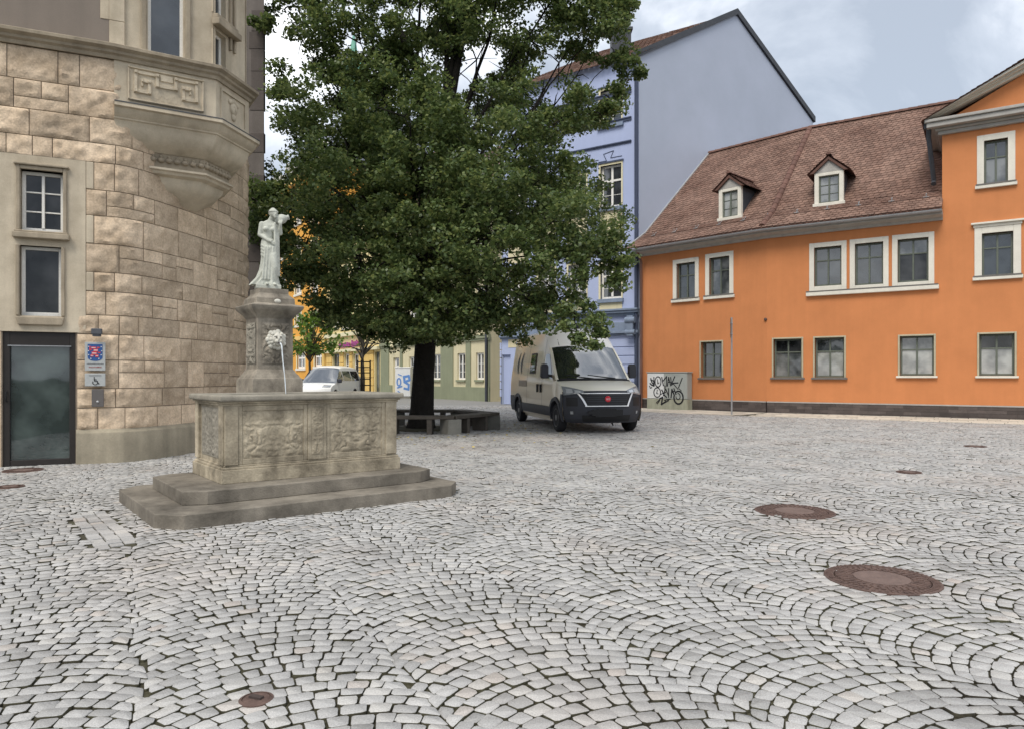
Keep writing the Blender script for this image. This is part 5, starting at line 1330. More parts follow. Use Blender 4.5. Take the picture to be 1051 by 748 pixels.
mb = MB(FA_.M); mb.add([(-.4,-.6,zev+.4),(LA+.4,-.6,zev+.4),(LA-3,5.5,zr_),(4,5.5,zr_),(-.4,12,zev+.4),(LA+.4,12,zev+.4)],[(0,1,2,3),(1,5,2),(5,4,3,2),(4,0,3)])
ar = mb.build('roof', M['slate_blue'], am)
for s_,dz in ((LA*.2,1.0),(LA*.42,1.0),(LA*.64,1.0),(LA*.84,1.0),(LA*.3,3.6),(LA*.55,3.6)):
    mb = MB(FA_.M); dy = dz*.75; w_ = .75 if dz < 2 else .4
    mb.prism_y([(s_-w_,zev+dz),(s_+w_,zev+dz),(s_+w_,zev+dz+w_*1.6)]+[(s_+w_*math.cos(R(a)),zev+dz+w_*1.6+w_*math.sin(R(a))) for a in range(20,170,20)]+[(s_-w_,zev+dz+w_*1.6)],dy-.6,dy+3)
    dm = mb.build('dormer', M['white_trim'], ar)
    mb = MB(FA_.M); mb.box(s_-w_*.5,s_+w_*.5,dy-.64,dy-.602,zev+dz+.2,zev+dz+w_*1.8); mb.build('pane', M['glass'], dm)
tc_ = FA_.M @ Vector((LA*.62,5.4,0))
mb = MB(Matrix.Translation((tc_.x,tc_.y,zr_-.5))); mb.lathe([(1.3,0),(1.3,3.2),(1.6,3.3),(1.6,3.6),(1.2,4.4),(.5,5.0),(.3,6.2),(.05,7.5)],10); mb.build('turret', M['verdigris'], ar, 30)

# ------------------------------------------------------------------ leaves, trees
def leaf_mat(name, c1, c2, c3):
    m = bpy.data.materials.new(name); m.use_nodes = True; nt = m.node_tree; N = nt.nodes; L = nt.links; N.remove(N['Principled BSDF'])
    g_ = N.new('ShaderNodeNewGeometry'); rp_ = N.new('ShaderNodeValToRGB'); e = rp_.color_ramp.elements
    e[0].color = (*c1,1); e[1].color = (*c3,1); q = rp_.color_ramp.elements.new(.6); q.color = (*c2,1)
    L.new(g_.outputs['Random Per Island'], rp_.inputs[0])
    p_ = N.new('ShaderNodeBsdfPrincipled'); p_.inputs['Roughness'].default_value = .42; p_.inputs['Specular IOR Level'].default_value = .35
    t_ = N.new('ShaderNodeBsdfTranslucent'); mx = N.new('ShaderNodeMixShader'); mx.inputs[0].default_value = .40
    L.new(rp_.outputs[0], p_.inputs['Base Color'])
    hs = N.new('ShaderNodeHueSaturation'); hs.inputs['Saturation'].default_value = 1.1; hs.inputs['Value'].default_value = 1.4; hs.inputs['Hue'].default_value = .485
    L.new(rp_.outputs[0], hs.inputs['Color']); L.new(hs.outputs[0], t_.inputs['Color'])
    L.new(p_.outputs[0], mx.inputs[1]); L.new(t_.outputs[0], mx.inputs[2]); L.new(mx.outputs[0], N['Material Output'].inputs[0])
    return m
M['leaf'] = leaf_mat('linden_leaf',(.06,.094,.034),(.104,.15,.055),(.225,.265,.10))
M['leaf2'] = leaf_mat('bright_leaf',(.07,.13,.025),(.11,.19,.04),(.17,.25,.06))
def foliage(name, cl, mat_, parent, size=.11, seed=1):
    """cl: list of (centre xyz, radius, count, flat) leaf clumps -> one mesh of folded leaf quads"""
    r_ = np.random.default_rng(seed); C_, S_ = [], []
    for c, rad, n, fl in cl:
        d = r_.normal(0,1,(n,3)); d /= np.linalg.norm(d,axis=1)[:,None]; d *= (r_.uniform(0,1,(n,1))**.45)*rad
        d[:,2] *= fl; d[:,2] -= .18*(d[:,0]**2+d[:,1]**2)/max(rad,.1)
        C_.append(np.array(c)+d)
    P = np.concatenate(C_); n = len(P)
    az = r_.uniform(0,2*np.pi,n); droop = r_.normal(-.55,.4,n); roll = r_.normal(0,.55,n); sz = size*r_.uniform(.65,1.3,n)
    f = np.stack([np.cos(az)*np.cos(droop),np.sin(az)*np.cos(droop),np.sin(droop)],-1)
    s = np.stack([-np.sin(az),np.cos(az),np.zeros(n)],-1); u = np.cross(s,f)
    s2 = s*np.cos(roll)[:,None]+u*np.sin(roll)[:,None]; u2 = np.cross(s2,f)
    z = sz[:,None]
    V = np.stack([P-f*z*.5, P+s2*z*.42-f*z*.08+u2*z*.12, P+f*z*.6-u2*z*.05, P-s2*z*.42-f*z*.08+u2*z*.12],1).reshape(-1,3)
    F = np.arange(n*4).reshape(n,4)
    return np_mesh(name, V, F, mat_, parent)
TX, TY = -2.33, 18.25
tree = thing('linden_tree','big dark green linden tree with a ring bench round its trunk','tree',(TX,TY,0))
# lobes of the crown: picture position, depth, radius (m)
LOB = [(432,35,18.3,2.1),(370,45,18,1.7),(326,58,17.6,1.1),(307,112,17.6,.75),(345,130,17.2,1.6),(415,120,16.6,1.7),(500,40,18.6,1.7),(560,25,18.6,1.7),(610,40,18.4,1.15),(618,5,18.6,1.15),
       (600,100,18.0,1.05),(560,120,17.4,1.5),(500,150,16.2,1.6),(430,200,15.8,1.7),(350,200,16,1.6),(300,222,16.6,1.0),(268,222,17.2,.75),(330,270,15.8,1.2),(385,275,15.2,1.3),(450,260,15,1.3),(520,230,15.2,1.5),
       (580,235,15.6,1.25),(615,262,15.6,.85),(632,275,15.2,.45),(560,290,15.0,1.0),(500,300,15.4,1.0),(590,322,14.4,.55),(608,340,14.2,.42),(560,322,15.2,.6),(470,318,16.2,.8),(262,206,17.0,.75),(288,245,16.6,.75),(272,228,17.0,.6),(312,262,16.4,.75),(330,292,16.2,.75),(345,316,16.2,.5),(408,338,16.4,.5),(450,339,16.2,.5),(430,343,16.6,.4),(385,332,16.4,.5),(395,318,15.2,.75),(350,308,15.6,.7),(430,318,15.0,.75),(460,322,15.4,.75),(500,322,15.2,.7),(535,328,15.4,.65),(415,325,16.8,.8),(370,322,16.8,.6),(480,325,17.2,.8),(440,322,17.0,.7),(540,330,17.4,.6),
       (300,285,16.8,.6),(430,-60,18.5,2.3),(520,-50,18.6,2.2),(350,-40,18.4,1.9),(600,-50,18.8,1.6),(470,-140,18.4,2.2),
       (450,90,20.5,2.2),(370,120,20.6,2.0),(540,110,20.6,2.0),(420,220,20.8,2.2),(520,215,20.8,2.0),(340,230,20.4,1.6),(590,225,20,1.4),(450,300,20.6,1.4),(380,300,20.2,1.2),(530,300,20.2,1.2),(460,0,20.8,2.2),
       (440,165,18.4,1.8),(500,200,18.2,1.8),(380,190,18.4,1.8),(440,265,18.2,1.6),(560,195,18.2,1.3),(320,180,18.2,1.2),(632,60,18.2,.55),(648,72,18.0,.35),(625,100,17.8,.6),(575,170,16.8,.8),(292,10,17.8,.65),(268,20,17.0,.3),(285,88,17.4,.4),(270,200,17.0,.5),(258,215,17.3,.5),(640,8,18.4,.5)]
rr = np.random.default_rng(5); cl = []; tips = []
gaps = [(489,64,15),(430,14,9),(512,58,7),(560,72,9),(570,95,7),(545,20,6),(468,78,9),(600,75,9),(590,150,6),(438,55,5),(397,8,5),(622,45,6),(306,240,5),(612,76,6)]
for px_,py_,Y_,r0 in LOB:
    c = at(px_,py_,Y_); n = max(6,int(17*r0**2)); tips.append((c,r0))
    for k in range(n):
        d = rr.normal(0,1,3); d /= np.linalg.norm(d); d *= r0*rr.uniform(.45,1.0); d[2] *= .85
        p = np.array(c)+d
        qx, qy = CX+p[0]/p[1]*FPX, HY-(p[2]-CAMZ)/p[1]*FPX
        if any((qx-a)**2+(qy-b)**2 < (e+7)**2 for a,b,e in gaps): continue
        cl.append((p-np.array((TX,TY,0)), rr.uniform(.24,.48)*min(1,.55+r0*.4), int(rr.uniform(90,165)), .62))
foliage('crown', cl, M['leaf'], tree, .088, 2)
mb = MB(); rt = random.Random(3)
tr = [(0,0,-.05),(.0,0,.12),(.02,0,.5),(.06,0,1.4),(.12,0,2.4),(.18,.05,3.6),(.22,.05,5.0),(.45,.1,6.4),(.55,.15,7.6),(.62,.2,9.2),(.66,.2,11.)]
mb.tube(tr,[.44,.36,.305,.275,.265,.25,.20,.13,.10,.06,.03],18)
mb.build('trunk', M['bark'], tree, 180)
forks = [3,4,5,6,7,8,9]
for i,(c,r0) in enumerate(tips):
    if r0 < .5 and i % 2: continue
    e = np.array(c)-np.array((TX,TY,0)); j = min(max(5,int(2+(e[2]-1.2)*.75*.5)),8)
    b0 = np.array(tr[j])+ (0,0,rt.uniform(0,.6)); mid = b0*.45+e*.55+np.array((rt.uniform(-.3,.3),rt.uniform(-.3,.3),rt.uniform(.1,.7)))
    pts = [];
    for t in np.linspace(0,1,9): pts.append((1-t)**2*b0+2*t*(1-t)*mid+t*t*e+np.array([rt.gauss(0,.05) for _ in range(3)])*(0<t<1))
    w0 = (.05+.045*r0)*(.5 if e[2] > 6 else .45)
    MBl = MB(); MBl.tube(pts,[w0*(1-t*.82) for t in np.linspace(0,1,9)],7)
    for q in range(6):                                      # twigs
        k = rt.randint(4,8); p = np.array(pts[k]); d = np.array([rt.gauss(0,1) for _ in range(3)]); d = d/np.linalg.norm(d)*r0*.7
        MBl.tube([p,p+d*.5+(0,0,.08),p+d],[.02,.013,.005],5)
    MBl.build('branch', M['bark'], tree, 180)
mb = MB(); rl = random.Random(9); 
# big fork limbs that show through the gap in the upper crown
mb.tube([np.array(at(455,150,18.3))-np.array((TX,TY,0)),np.array(at(446,110,18.0))-np.array((TX,TY,0)),np.array(at(428,72,17.8))-np.array((TX,TY,0)),np.array(at(405,20,17.8))-np.array((TX,TY,0))],[.15,.13,.11,.07],10)
mb.tube([np.array(at(455,150,18.3))-np.array((TX,TY,0)),np.array(at(462,105,18.4))-np.array((TX,TY,0)),np.array(at(470,60,18.6))-np.array((TX,TY,0)),np.array(at(482,0,18.6))-np.array((TX,TY,0))],[.15,.13,.11,.07],10)
mb.build('branch', M['bark'], tree, 180)

def small_tree(name, label, x, y, h, crown, mat_, n, size, trunk_r, bare=False, seed=1):
    t = thing(name,label,'tree',(x,y,0)); r_ = random.Random(seed)
    mb = MB(); mb.tube([(0,0,-.05),(.03,0,h*.3),(-.02,0,h*.6),(0,0,h*.95)],[trunk_r,trunk_r*.8,trunk_r*.6,trunk_r*.2],8)
    t_ = mb.build('trunk', M['bark_grey'], t, 180)
    cl = []; mb = MB()
    for k in range(n):
        a = r_.uniform(0,6.28); e = r_.uniform(-.7,1.0); rr_ = crown*r_.uniform(.35,1)
        c = (rr_*math.cos(a)*math.cos(e), rr_*math.sin(a)*math.cos(e), h+crown*.9*math.sin(e))
        cl.append((c,crown*.3,26 if not bare else 7,.8)); mb.tube([(0,0,h*.55+r_.uniform(0,.3)*h),(c[0]*.5,c[1]*.5,(h*.75+c[2])/2),c],[.05,.03,.01],5)
    mb.build('branch', M['bark_grey'], t); foliage('crown',cl,mat_,t,size,seed)
    return t
p = at(318,345,46); small_tree('street_tree','bright green young tree between the pedestal and the amber house',p.x,p.y,3.9,1.75,M['leaf2'],42,.26,.12,seed=4)
p = at(372.5,380,40); st2 = small_tree('staked_tree','thin sparse young tree inside a wooden tree guard, before the yellow shop',p.x,p.y,3.9,1.9,M['leaf2'],26,.16,.11,True,seed=6)
tg = thing('tree_guard','dark wooden frame guarding the trunk of the thin young tree','tree guard',(p.x,p.y,0))
for k in range(3):
    a = R(90+120*k+180); mb = MB(); mb.tube([(.42*math.cos(a),.42*math.sin(a),-.05),(.42*math.cos(a),.42*math.sin(a),2.25)],.045,8); mb.build('post', M['bark'], tg, 60)
for z_ in (.5,.85,1.2,1.55,1.85,2.15):
    mb = MB()
    for k in range(3):
        a,b = R(90+120*k+180),R(210+120*k+180); mb.tube([(.42*math.cos(a),.42*math.sin(a),z_),(.42*math.cos(b),.42*math.sin(b),z_)],.028,6)
    mb.build('rail', M['bark'], tg)
# white cabinet with blue graffiti in front of the cream house
p = gnd(410,405.3); p = Vector(((409.5-CX)/FPX*44,44,0)); wc = thing('white_cabinet','white street cabinet with blue graffiti just left of the big trunk','cabinet',p,R(-14))
mb = MB(); mb.box(-.25,.75,0,.4,.12,1.85); mb.box(-.29,.79,-.03,.43,1.85,1.92); mb.build('housing', M['cab_white'], wc, bevel=.02)
mb = MB(); mb.box(-.22,.72,.03,.37,-.05,.12); mb.build('base', M['concrete'], wc)
strokes([(2.4,(.55,.3),(.9,.26),(.95,.42),(.62,.5),(.6,.36)),(2.2,(.62,.5),(.9,.6),(.88,.78),(.6,.74)),[1.4]+ell(.25,.5,.12,.14),(1.4,(.15,.72),(.45,.66)),(1.0,(.2,.2),(.42,.25)),(1.0,(.18,.85),(.32,.9))],'graffiti_blue',wc,lambda u,v:(-.25+u,-.012,1.8-v*1.6),.06)

# bench round the tree ------------------------------------------------
bench = thing('tree_bench','dark wooden bench ring on concrete blocks around the linden trunk','bench',(TX,TY,0))
def hexp(r_,k): a = R(60*k); return Vector((r_*math.cos(a),r_*math.sin(a),0))
for k in range(6):
    for j,(ra,rb) in enumerate(((1.52,1.76),(1.78,2.03))):
        e = .012; mb = MB(); mb.prism([(p.x,p.y) for p in (hexp(ra,k).lerp(hexp(ra,k+1),e),hexp(rb,k).lerp(hexp(rb,k+1),e),hexp(rb,k).lerp(hexp(rb,k+1),1-e),hexp(ra,k).lerp(hexp(ra,k+1),1-e))],.355,.43)
        mb.build('seat_plank', M['bench_wood'], bench, bevel=.01)
    c = hexp(1.78,k); Mx = Matrix.Translation(c) @ Matrix.Rotation(R(60*k),4,'Z')
    mb = MB(); w_ = .28 if k == 0 else .17; mb.box(-.24,.24,-w_,w_,-.05,.353,M=Mx); mb.build('block', M['concrete'] if k == 5 else M['concrete_dark'], bench, bevel=.02)
    for q in (.27,.73):
        c = hexp(1.77,k).lerp(hexp(1.77,k+1),q); Mx = Matrix.Translation(c) @ Matrix.Rotation(R(60*k+30),4,'Z')
        mb = MB(); mb.box(-.2,.2,-.06,.06,-.05,.353,M=Mx); mb.build('support', M['bench_wood'], bench, bevel=.01)
mb = MB(); mb.lathe([(.9,-.04),(.9,.0),(.85,.03),(.01,.05)],32,M=Matrix.Translation((TX,TY,0))); tag(mb.build('tree_pit_soil', M['joint']), kind='structure')
# fallen leaves round the bench
lv = np.random.default_rng(3); n = 420; a = lv.uniform(0,2*np.pi,n); r_ = 2.2+np.abs(lv.normal(0,1.6,n))
P = np.stack([TX+r_*np.cos(a),TY+r_*np.sin(a),np.full(n,.012)],-1); s = lv.uniform(.02,.045,n)[:,None]; t = lv.uniform(0,6.28,n)
d1 = np.stack([np.cos(t),np.sin(t),lv.normal(0,.2,n)],-1)*s; d2 = np.stack([-np.sin(t),np.cos(t),lv.normal(0,.2,n)],-1)*s*.7
lo_ = np_mesh('fallen_leaves', np.stack([P-d1,P+d2,P+d1,P-d2],1).reshape(-1,3), np.arange(n*4).reshape(n,4), M['leaf_yellow'])
tag(lo_,'small yellow fallen leaves scattered on the cobbles round the bench','leaves',kind='stuff')
# ------------------------------------------------------------------ vehicles
def vehicle(parent, rows, paint, whites=None, ztop_scale=1, wheels=((.95,.345),(4.985,.345)), arch=.42, sill=.31, bulge=.035, wb=.955, wm=1.02, length=None, split=None):
    """rows: (xc,zc, xe,ze,we) along the car, front to rear; returns side(x,z)->y and front(t,v)->point"""
    rows = np.array(rows, float); T = np.arange(len(rows))
    def row(t):
        r = [np.interp(t,T,rows[:,k]) for k in range(5)]; return r
    def smooth_row(t):
        t = min(max(t,0),len(rows)-1.0); i = int(min(t,len(rows)-2)); f = t-i
        p = [rows[min(max(i+k,0),len(rows)-1)] for k in (-1,0,1,2)]
        return .5*((2*p[1])+(p[2]-p[0])*f+(2*p[0]-5*p[1]+4*p[2]-p[3])*f*f+(3*p[1]-p[0]-3*p[2]+p[3])*f**3)
    def skin(t, v, out=0):
        xc,zc,xe,ze,we = smooth_row(t); a = abs(v)**2.7; e = abs(v)**3.2
        return Vector((xc+(xe-xc)*a, v*we, zc+(ze-zc)*e))
    ts = np.linspace(0,len(rows)-1,(len(rows)-1)*4+1); vs = np.sin(np.linspace(-np.pi/2,np.pi/2,25))
    mb = MB(); P = [[skin(t,v) for v in vs] for t in ts]
    # the side panels hang from the edge curve
    edge = [skin(t,1) for t in ts]
    ex = np.array([p.x for p in edge]); ez = np.array([p.z for p in edge]); ey = np.array([p.y for p in edge])
    kmin = int(np.argmin(ex)); 
    e_x, e_z, e_y = ex[kmin:], ez[kmin:], ey[kmin:]
    o = np.argsort(e_x); e_x, e_z, e_y = e_x[o], e_z[o], e_y[o]
    def top(x): return float(np.interp(x,e_x,e_z)), float(np.interp(x,e_x,e_y))
    def side(x, z):
        zt, yt = top(x); w = np.interp(z,[.25,.5,.85,1.1,1.3],[wb,wm-.005,wm,wm-.004,wm-.012])
        f = max(0,min(1,(z-1.2)/max(zt-1.2,.05))) if zt > 1.3 else max(0,min(1,(z-.45)/max(zt-.45,.05)))
        w = min(w, 10); f2 = f**1.25
        nose = 1-max(0,(.75-x)/.75)**2*.10
        return float(w*nose*(1-f2)+yt*f2)
    xs = np.unique(np.concatenate([np.linspace(e_x[0],e_x[-1],92)]))
    G = {}
    for sg in (-1,1):
        rowsP = []
        for x in xs:
            zb = sill
            for wx,wr in wheels:
                if abs(x-wx) < arch: zb = max(zb, wr+math.sqrt(arch**2-(x-wx)**2))
            zt,_ = top(x); zb = min(zb,zt-.02)
            rowsP.append([(x,sg*side(x,zb+(zt-zb)*q),zb+(zt-zb)*q) for q in np.linspace(0,1,15)])
        G[sg] = rowsP
    return skin, side, P, G, ts, xs, top
def wheel(parent, x, y, r=.345, w=.215, out=1):
    mb = MB(); Mx = Matrix.Translation((x,y,r)) @ Matrix.Rotation(R(90)*(-out),4,'X')
    mb.lathe([(r*.66,-w/2+.01),(r*.9,-w/2),(r*.98,-w/2+.025),(r,-w/4),(r,w/4),(r*.98,w/2-.025),(r*.9,w/2),(r*.66,w/2-.012)],40,M=Mx,cap=True)
    t = mb.build('wheel', M['tyre'], parent, 40)
    mb = MB(); mb.lathe([(r*.66,w/2-.02),(r*.63,w/2-.005),(r*.58,w/2-.02),(r*.5,w/2-.045),(r*.25,w/2-.03),(r*.2,w/2-.01),(.01,w/2-.008)],30,M=Mx)
    for k in range(8):
        a = 2*math.pi*k/8; q = Matrix.Rotation(a,4,'Z'); mb.box(r*.22,r*.6,-.03,.03,w/2-.05,w/2-.018,M=Mx @ q)
    mb.build('wheel_rim', M['rim_metal'], t, 35)
    return t
# --- the camper van
vh = Vector((.216,-.976,0)).normalized(); vang = math.atan2(-vh.y,-vh.x)     # local +x runs to the rear
wl = gnd(574,442.6); 
vn = Vector((-math.sin(vang),math.cos(vang),0))
fl_ = Vector(((574.5-CX)/FPX*17.45,17.45,0))                # contact point of the viewer's left front wheel
van = thing('camper_van','champagne coloured high roofed camper van with dark bumper parked under the linden','van')
axis = fl_ + Vector((-vh.y,vh.x,0))*.90
org = axis + vh*.95
van.location = (org.x,org.y,0); van.rotation_euler = (0,0,vang)
rows = [(.10,.25,.46,.25,.88),(.02,.36,.42,.36,.945),(.0,.58,.40,.57,.98),(.02,.78,.41,.77,.985),(.07,.92,.43,.91,.985),(.15,1.015,.47,.985,.98),(.40,1.135,.60,1.09,.98),(.72,1.215,.82,1.18,.98),
        (.93,1.28,1.06,1.26,.97),(1.27,1.62,1.43,1.59,.94),(1.62,1.97,1.79,1.93,.90),(1.80,2.13,1.97,2.07,.885),(1.98,2.36,2.16,2.25,.865),(2.25,2.56,2.42,2.42,.845),(2.7,2.63,2.78,2.48,.835),(4.3,2.66,4.3,2.50,.83),(5.80,2.64,5.80,2.48,.83),(5.95,2.58,5.95,2.44,.82),(6.0,2.4,6.0,2.3,.82)]
skin, side, P, G, ts, xs, top = vehicle(van, rows, 'van_paint')
iB, iH, iR = 5*4, 8*4, 11*4                                 # rows where bumper / hood / windscreen end
mb = MB()
mb.grid([r for r in P[iB:iH+1]]); hood = mb.build('hood', M['van_hood'], van, 60)
mb = MB(); mb.grid(P[:iB+1]); bumper = mb.build('bumper', M['plastic'], van, 60)
mb = MB(); mb.grid(P[iH:iR+1]); mb.build('windscreen', M['car_glass'], van, 60)
mb = MB(); mb.grid(P[iR:12*4+60]); 
roofm = mb.build('roof', M['van_white'], van, 60)
mb = MB()
for sg in (-1,1): mb.grid(G[sg], flip=(sg < 0))
last = [G[-1][-1], G[1][-1]]
mb.grid([G[-1][-1],G[1][-1]]); mb.box(.8,5.98,-.88,.88,.22,.40); body = mb.build('body', M['van_paint'], van, 35)
# dark inner floor and wheel housings
mb = MB(); mb.box(.62,5.9,-.72,.72,.38,.98); mb.build('underbody', M['black'], body)
for x,y in ((.95,-.90),(.95,.90),(4.985,-.90),(4.985,.90)): wheel(van,x,y,.345,.215,1 if y > 0 else -1)
def sidepatch(x0,x1,z0,z1,sg,out=.008,nx=8,nz=6,shape=None):
    rows_ = []
    for i in range(nx+1):
        r_ = []
        for j in range(nz+1):
            u,v = i/nx, j/nz
            x,z = (x0+(x1-x0)*u, z0+(z1-z0)*v) if shape is None else shape(u,v)
            r_.append((x,sg*(side(x,z)+out),z))
        rows_.append(r_)
    m = MB(); m.grid(rows_, flip=(sg < 0)); return m
def solid(mb, o=.012):
    return mb
for sg in (-1,1):
    # cab door glass with slanted front edge
    def cabw(u,v): z = 1.30+v*.62; xf = 1.30+v*.52; return (xf+(2.12-xf)*u, z)
    sidepatch(0,0,0,0,sg,.006,8,8,cabw).build('side_window', M['car_glass'], van, 60)
    sidepatch(3.02,3.62,1.42,1.98,sg,.016).build('cabin_window', M['bench_wood'], van, 60)
    sidepatch(3.07,3.57,1.47,1.93,sg,.022).build('cabin_pane', M['glass_mid'], van, 60)
    # dark crescents, stripe and lower cladding
    for x0 in (4.62,5.05):
        sidepatch(0,0,0,0,sg,.01,4,10,lambda u,v,x0=x0: (x0+.22*math.sin(v*math.pi)*(.45+.55*u)-.05*v+.04*u, 1.42+.62*v)).build('crescent_decal', M['plastic'], van, 60)
    sidepatch(3.9,4.9,1.06,1.24,sg,.006).build('decal', M['decal'], van, 60)
    sidepatch(1.45,4.5,.36,.60,sg,.02,24,3).build('side_moulding', M['plastic'], van, 40)
    sidepatch(5.45,5.96,.33,.78,sg,.02).build('rear_moulding', M['plastic'], van, 40)
    sidepatch(.40,.56,.27,.93,sg,.014).build('bumper_side', M['plastic'], van, 60)
    for wx in (.95,4.985):                                  # wheel-arch trims
        m = MB(); rows_ = []
        for a in range(-8,189,8):
            c,s_ = math.cos(R(a)),math.sin(R(a)); r_ = []
            for rr_,oo in ((.415,-.06),(.415,.03),(.50,.034),(.515,.01)):
                x,z = wx+rr_*c, .345+rr_*s_; r_.append((x,sg*(side(min(max(x,.28),5.98),max(z,.3))+oo),max(z,.27)))
            rows_.append(r_)
        m.grid(rows_, flip=(sg > 0)); m.build('wheel_arch', M['plastic'], van, 40)
    m = MB(); m.M = None
    for x in (2.28,2.62): m.box(x,x+.055,sg*(side(x,1.0)+.02)-.02,sg*(side(x,1.0)+.02)+.02,.93,1.15)
    m.build('door_handle', M['plastic'], van, bevel=.01)
    for x,z0,z1 in ((2.22,.42,2.3),(3.88,.62,2.3)): 
        sidepatch(x,x+.016,z0,z1,sg,.003,1,12).build('door_seam', M['black'], van)
    m = MB(); yb = side(1.42,1.3)
    m.tube([(1.42,sg*(yb-.02),1.36),(1.36,sg*(yb+.14),1.38)],.04,8)
    m.loft([[(1.33+dx,sg*(yb+.06+a),z) for a,z in ((.02,1.30),(.18,1.30),(.21,1.36),(.20,1.60),(.17,1.66),(.06,1.66),(.02,1.60))] for dx in (0,.03,.12,.16)])
    mir = m.build('mirror', M['plastic'], van, bevel=.025)
    # headlight: swept-back lens with bright reflector bowls
    def hl(u,v): t0 = 4.35-.45*u; t1 = 5.0+1.15*u; return t0+(t1-t0)*v, sg*(.55+.43*u)
    def patch(t0,t1,v0,v1,out,nu=8,nv=8,f=None):
        rr_ = []
        for i in range(nu+1):
            r_ = []
            for j in range(nv+1):
                t,v = f(i/nu,j/nv) if f else (t0+(t1-t0)*j/nv, v0+(v1-v0)*i/nu)
                p = skin(t,v); q = skin(t+.05,v)-p; w_ = skin(t,v+.02)-p; n_ = q.cross(w_).normalized()
                if n_.x > 0: n_ = -n_
                r_.append(p+n_*out)
            rr_.append(r_)
        return rr_
    m = MB(); m.grid(patch(0,0,0,0,.014,8,6,hl)); h_ = m.build('headlight', M['lamp'], van, 180)
    m = MB(); m.grid(patch(0,0,0,0,.018,5,5,lambda u,v: (lambda q:(q[0],q[1]))(hl(.15+.3*u,.2+.55*v)))); m.grid(patch(0,0,0,0,.018,5,5,lambda u,v: hl(.55+.3*u,.2+.6*v))); m.build('reflector', M['lamp_white'], h_, 180)
    m = MB(); m.grid(patch(1.5,1.8,sg*.80,sg*.86,.012)); fo = m.build('fog_lamp', M['lamp'], bumper, 180)
    m = MB(); m.grid(patch(2.35,3.5,sg*.70,sg*.93,.006)); m.build('bumper_recess', M['black'], bumper, 180)
# silver U round the grille, slats, badge
m = MB()
for v0,v1,t0,t1 in ((-.60,.60,4.1,4.28),): m.grid(patch(t0,t1,v0,v1,.03,30,3))
for s_ in (-1,1): m.grid(patch(0,0,0,0,.03,10,3,lambda u,v: (4.3-1.95*u, s_*(.66-.15*u+.045*(v-.5)+(.03*(1-u))))))
m.grid(patch(2.3,2.4,-.54,.54,.03,24,2)); m.build('grille_trim', M['silver'], bumper, 180)
m = MB(); m.grid(patch(0,0,0,0,.016,24,8,lambda u,v: (2.35+1.7*v,(u*2-1)*(.50+.12*v)))); gr_ = m.build('grille', M['black'], bumper, 180)
m = MB()
for k in range(5): m.grid(patch(2.55+k*.3,2.62+k*.3,-.5,.5,.024,20,1))
m.build('grille_slat', M['plastic'], gr_)
pb = skin(3.25,0); m = MB(); m.lathe([(.07,0),(.07,.02),(.058,.03),(.001,.03)],24,M=Matrix.Translation((pb.x-.02,0,pb.z)) @ Matrix.Rotation(R(-90),4,'Y')); bd = m.build('badge', M['badge'], bumper, 40)
m = MB()
for y_,w_,h_ in ((-.036,.008,.05),(-.012,.007,.05),(.012,.007,.05),(.036,.008,.05)): m.box(pb.x-.055,pb.x-.0495,y_-w_/2,y_+w_/2,pb.z-h_/2,pb.z+h_/2)
m.build('badge_letters', M['lamp_white'], bd)
m = MB(); m.grid(patch(0,0,0,0,.012,24,4,lambda u,v: (.55+.85*v,(u*2-1)*.62))); m.build('lower_intake', M['black'], bumper, 180)
m = MB(); m.box(-.035,-.005,-.36,.40,.43,.57); m.box(-.036,-.006,-.30,.50,.47,.54); m.box(-.034,-.006,-.20,.30,.40,.60); m.build('number_plate', M['black'], bumper)
m = MB(); m.tube([(.05,-.1,.27),(-.02,-.12,.2),(.06,-.14,.25)],.015,6); m.build('tow_loop', M['black'], bumper)
for y0,y1 in ((-.55,.18),(.12,.72)):
    m = MB(); q = [skin(8.0+.02,y0)+Vector((-.03,0,.02)),skin(8.12,(y0+y1)/2)+Vector((-.035,0,.03)),skin(8.28,y1)+Vector((-.03,0,.03))]; m.tube(q,[.016,.014,.01],6); m.build('wiper', M['black'], van, 60)
m = MB(); m.grid(patch(7.75,8.1,-.97,.97,.006,30,2)); m.build('cowl', M['black'], van, 180)
for sg in (-1,1):                                           # body-coloured windscreen pillars
    m = MB(); m.grid(patch(8.0,11.0,sg*.93,sg*1.0,.008,3,16)); m.build('pillar', M['van_hood'], van, 180)
m = MB(); m.box(2.95,3.4,-.28,.28,2.62,2.76); vt = m.build('roof_vent', M['plastic'], van, bevel=.03)
m = MB(); m.tube([(2.7,.12,2.75),(2.7,.36,2.75)],.085,10); m.tube([(2.7,.12,2.62),(2.7,.12,2.75)],.03,6); m.box(2.72,2.86,-.1,.02,2.62,2.80); m.build('roof_fitting', M['black'], van, 50)
m = MB(); m.tube([(2.2,-.3,2.53),(2.5,-.42,2.95),(2.75,-.52,3.3)],.009,5); m.build('aerial', M['black'], van)
m = MB(); m.tube([(2.35,.62,2.5),(2.05,.64,2.3),(1.9,.64,2.14)],.008,5); m.build('roof_seam', M['black'], roofm)

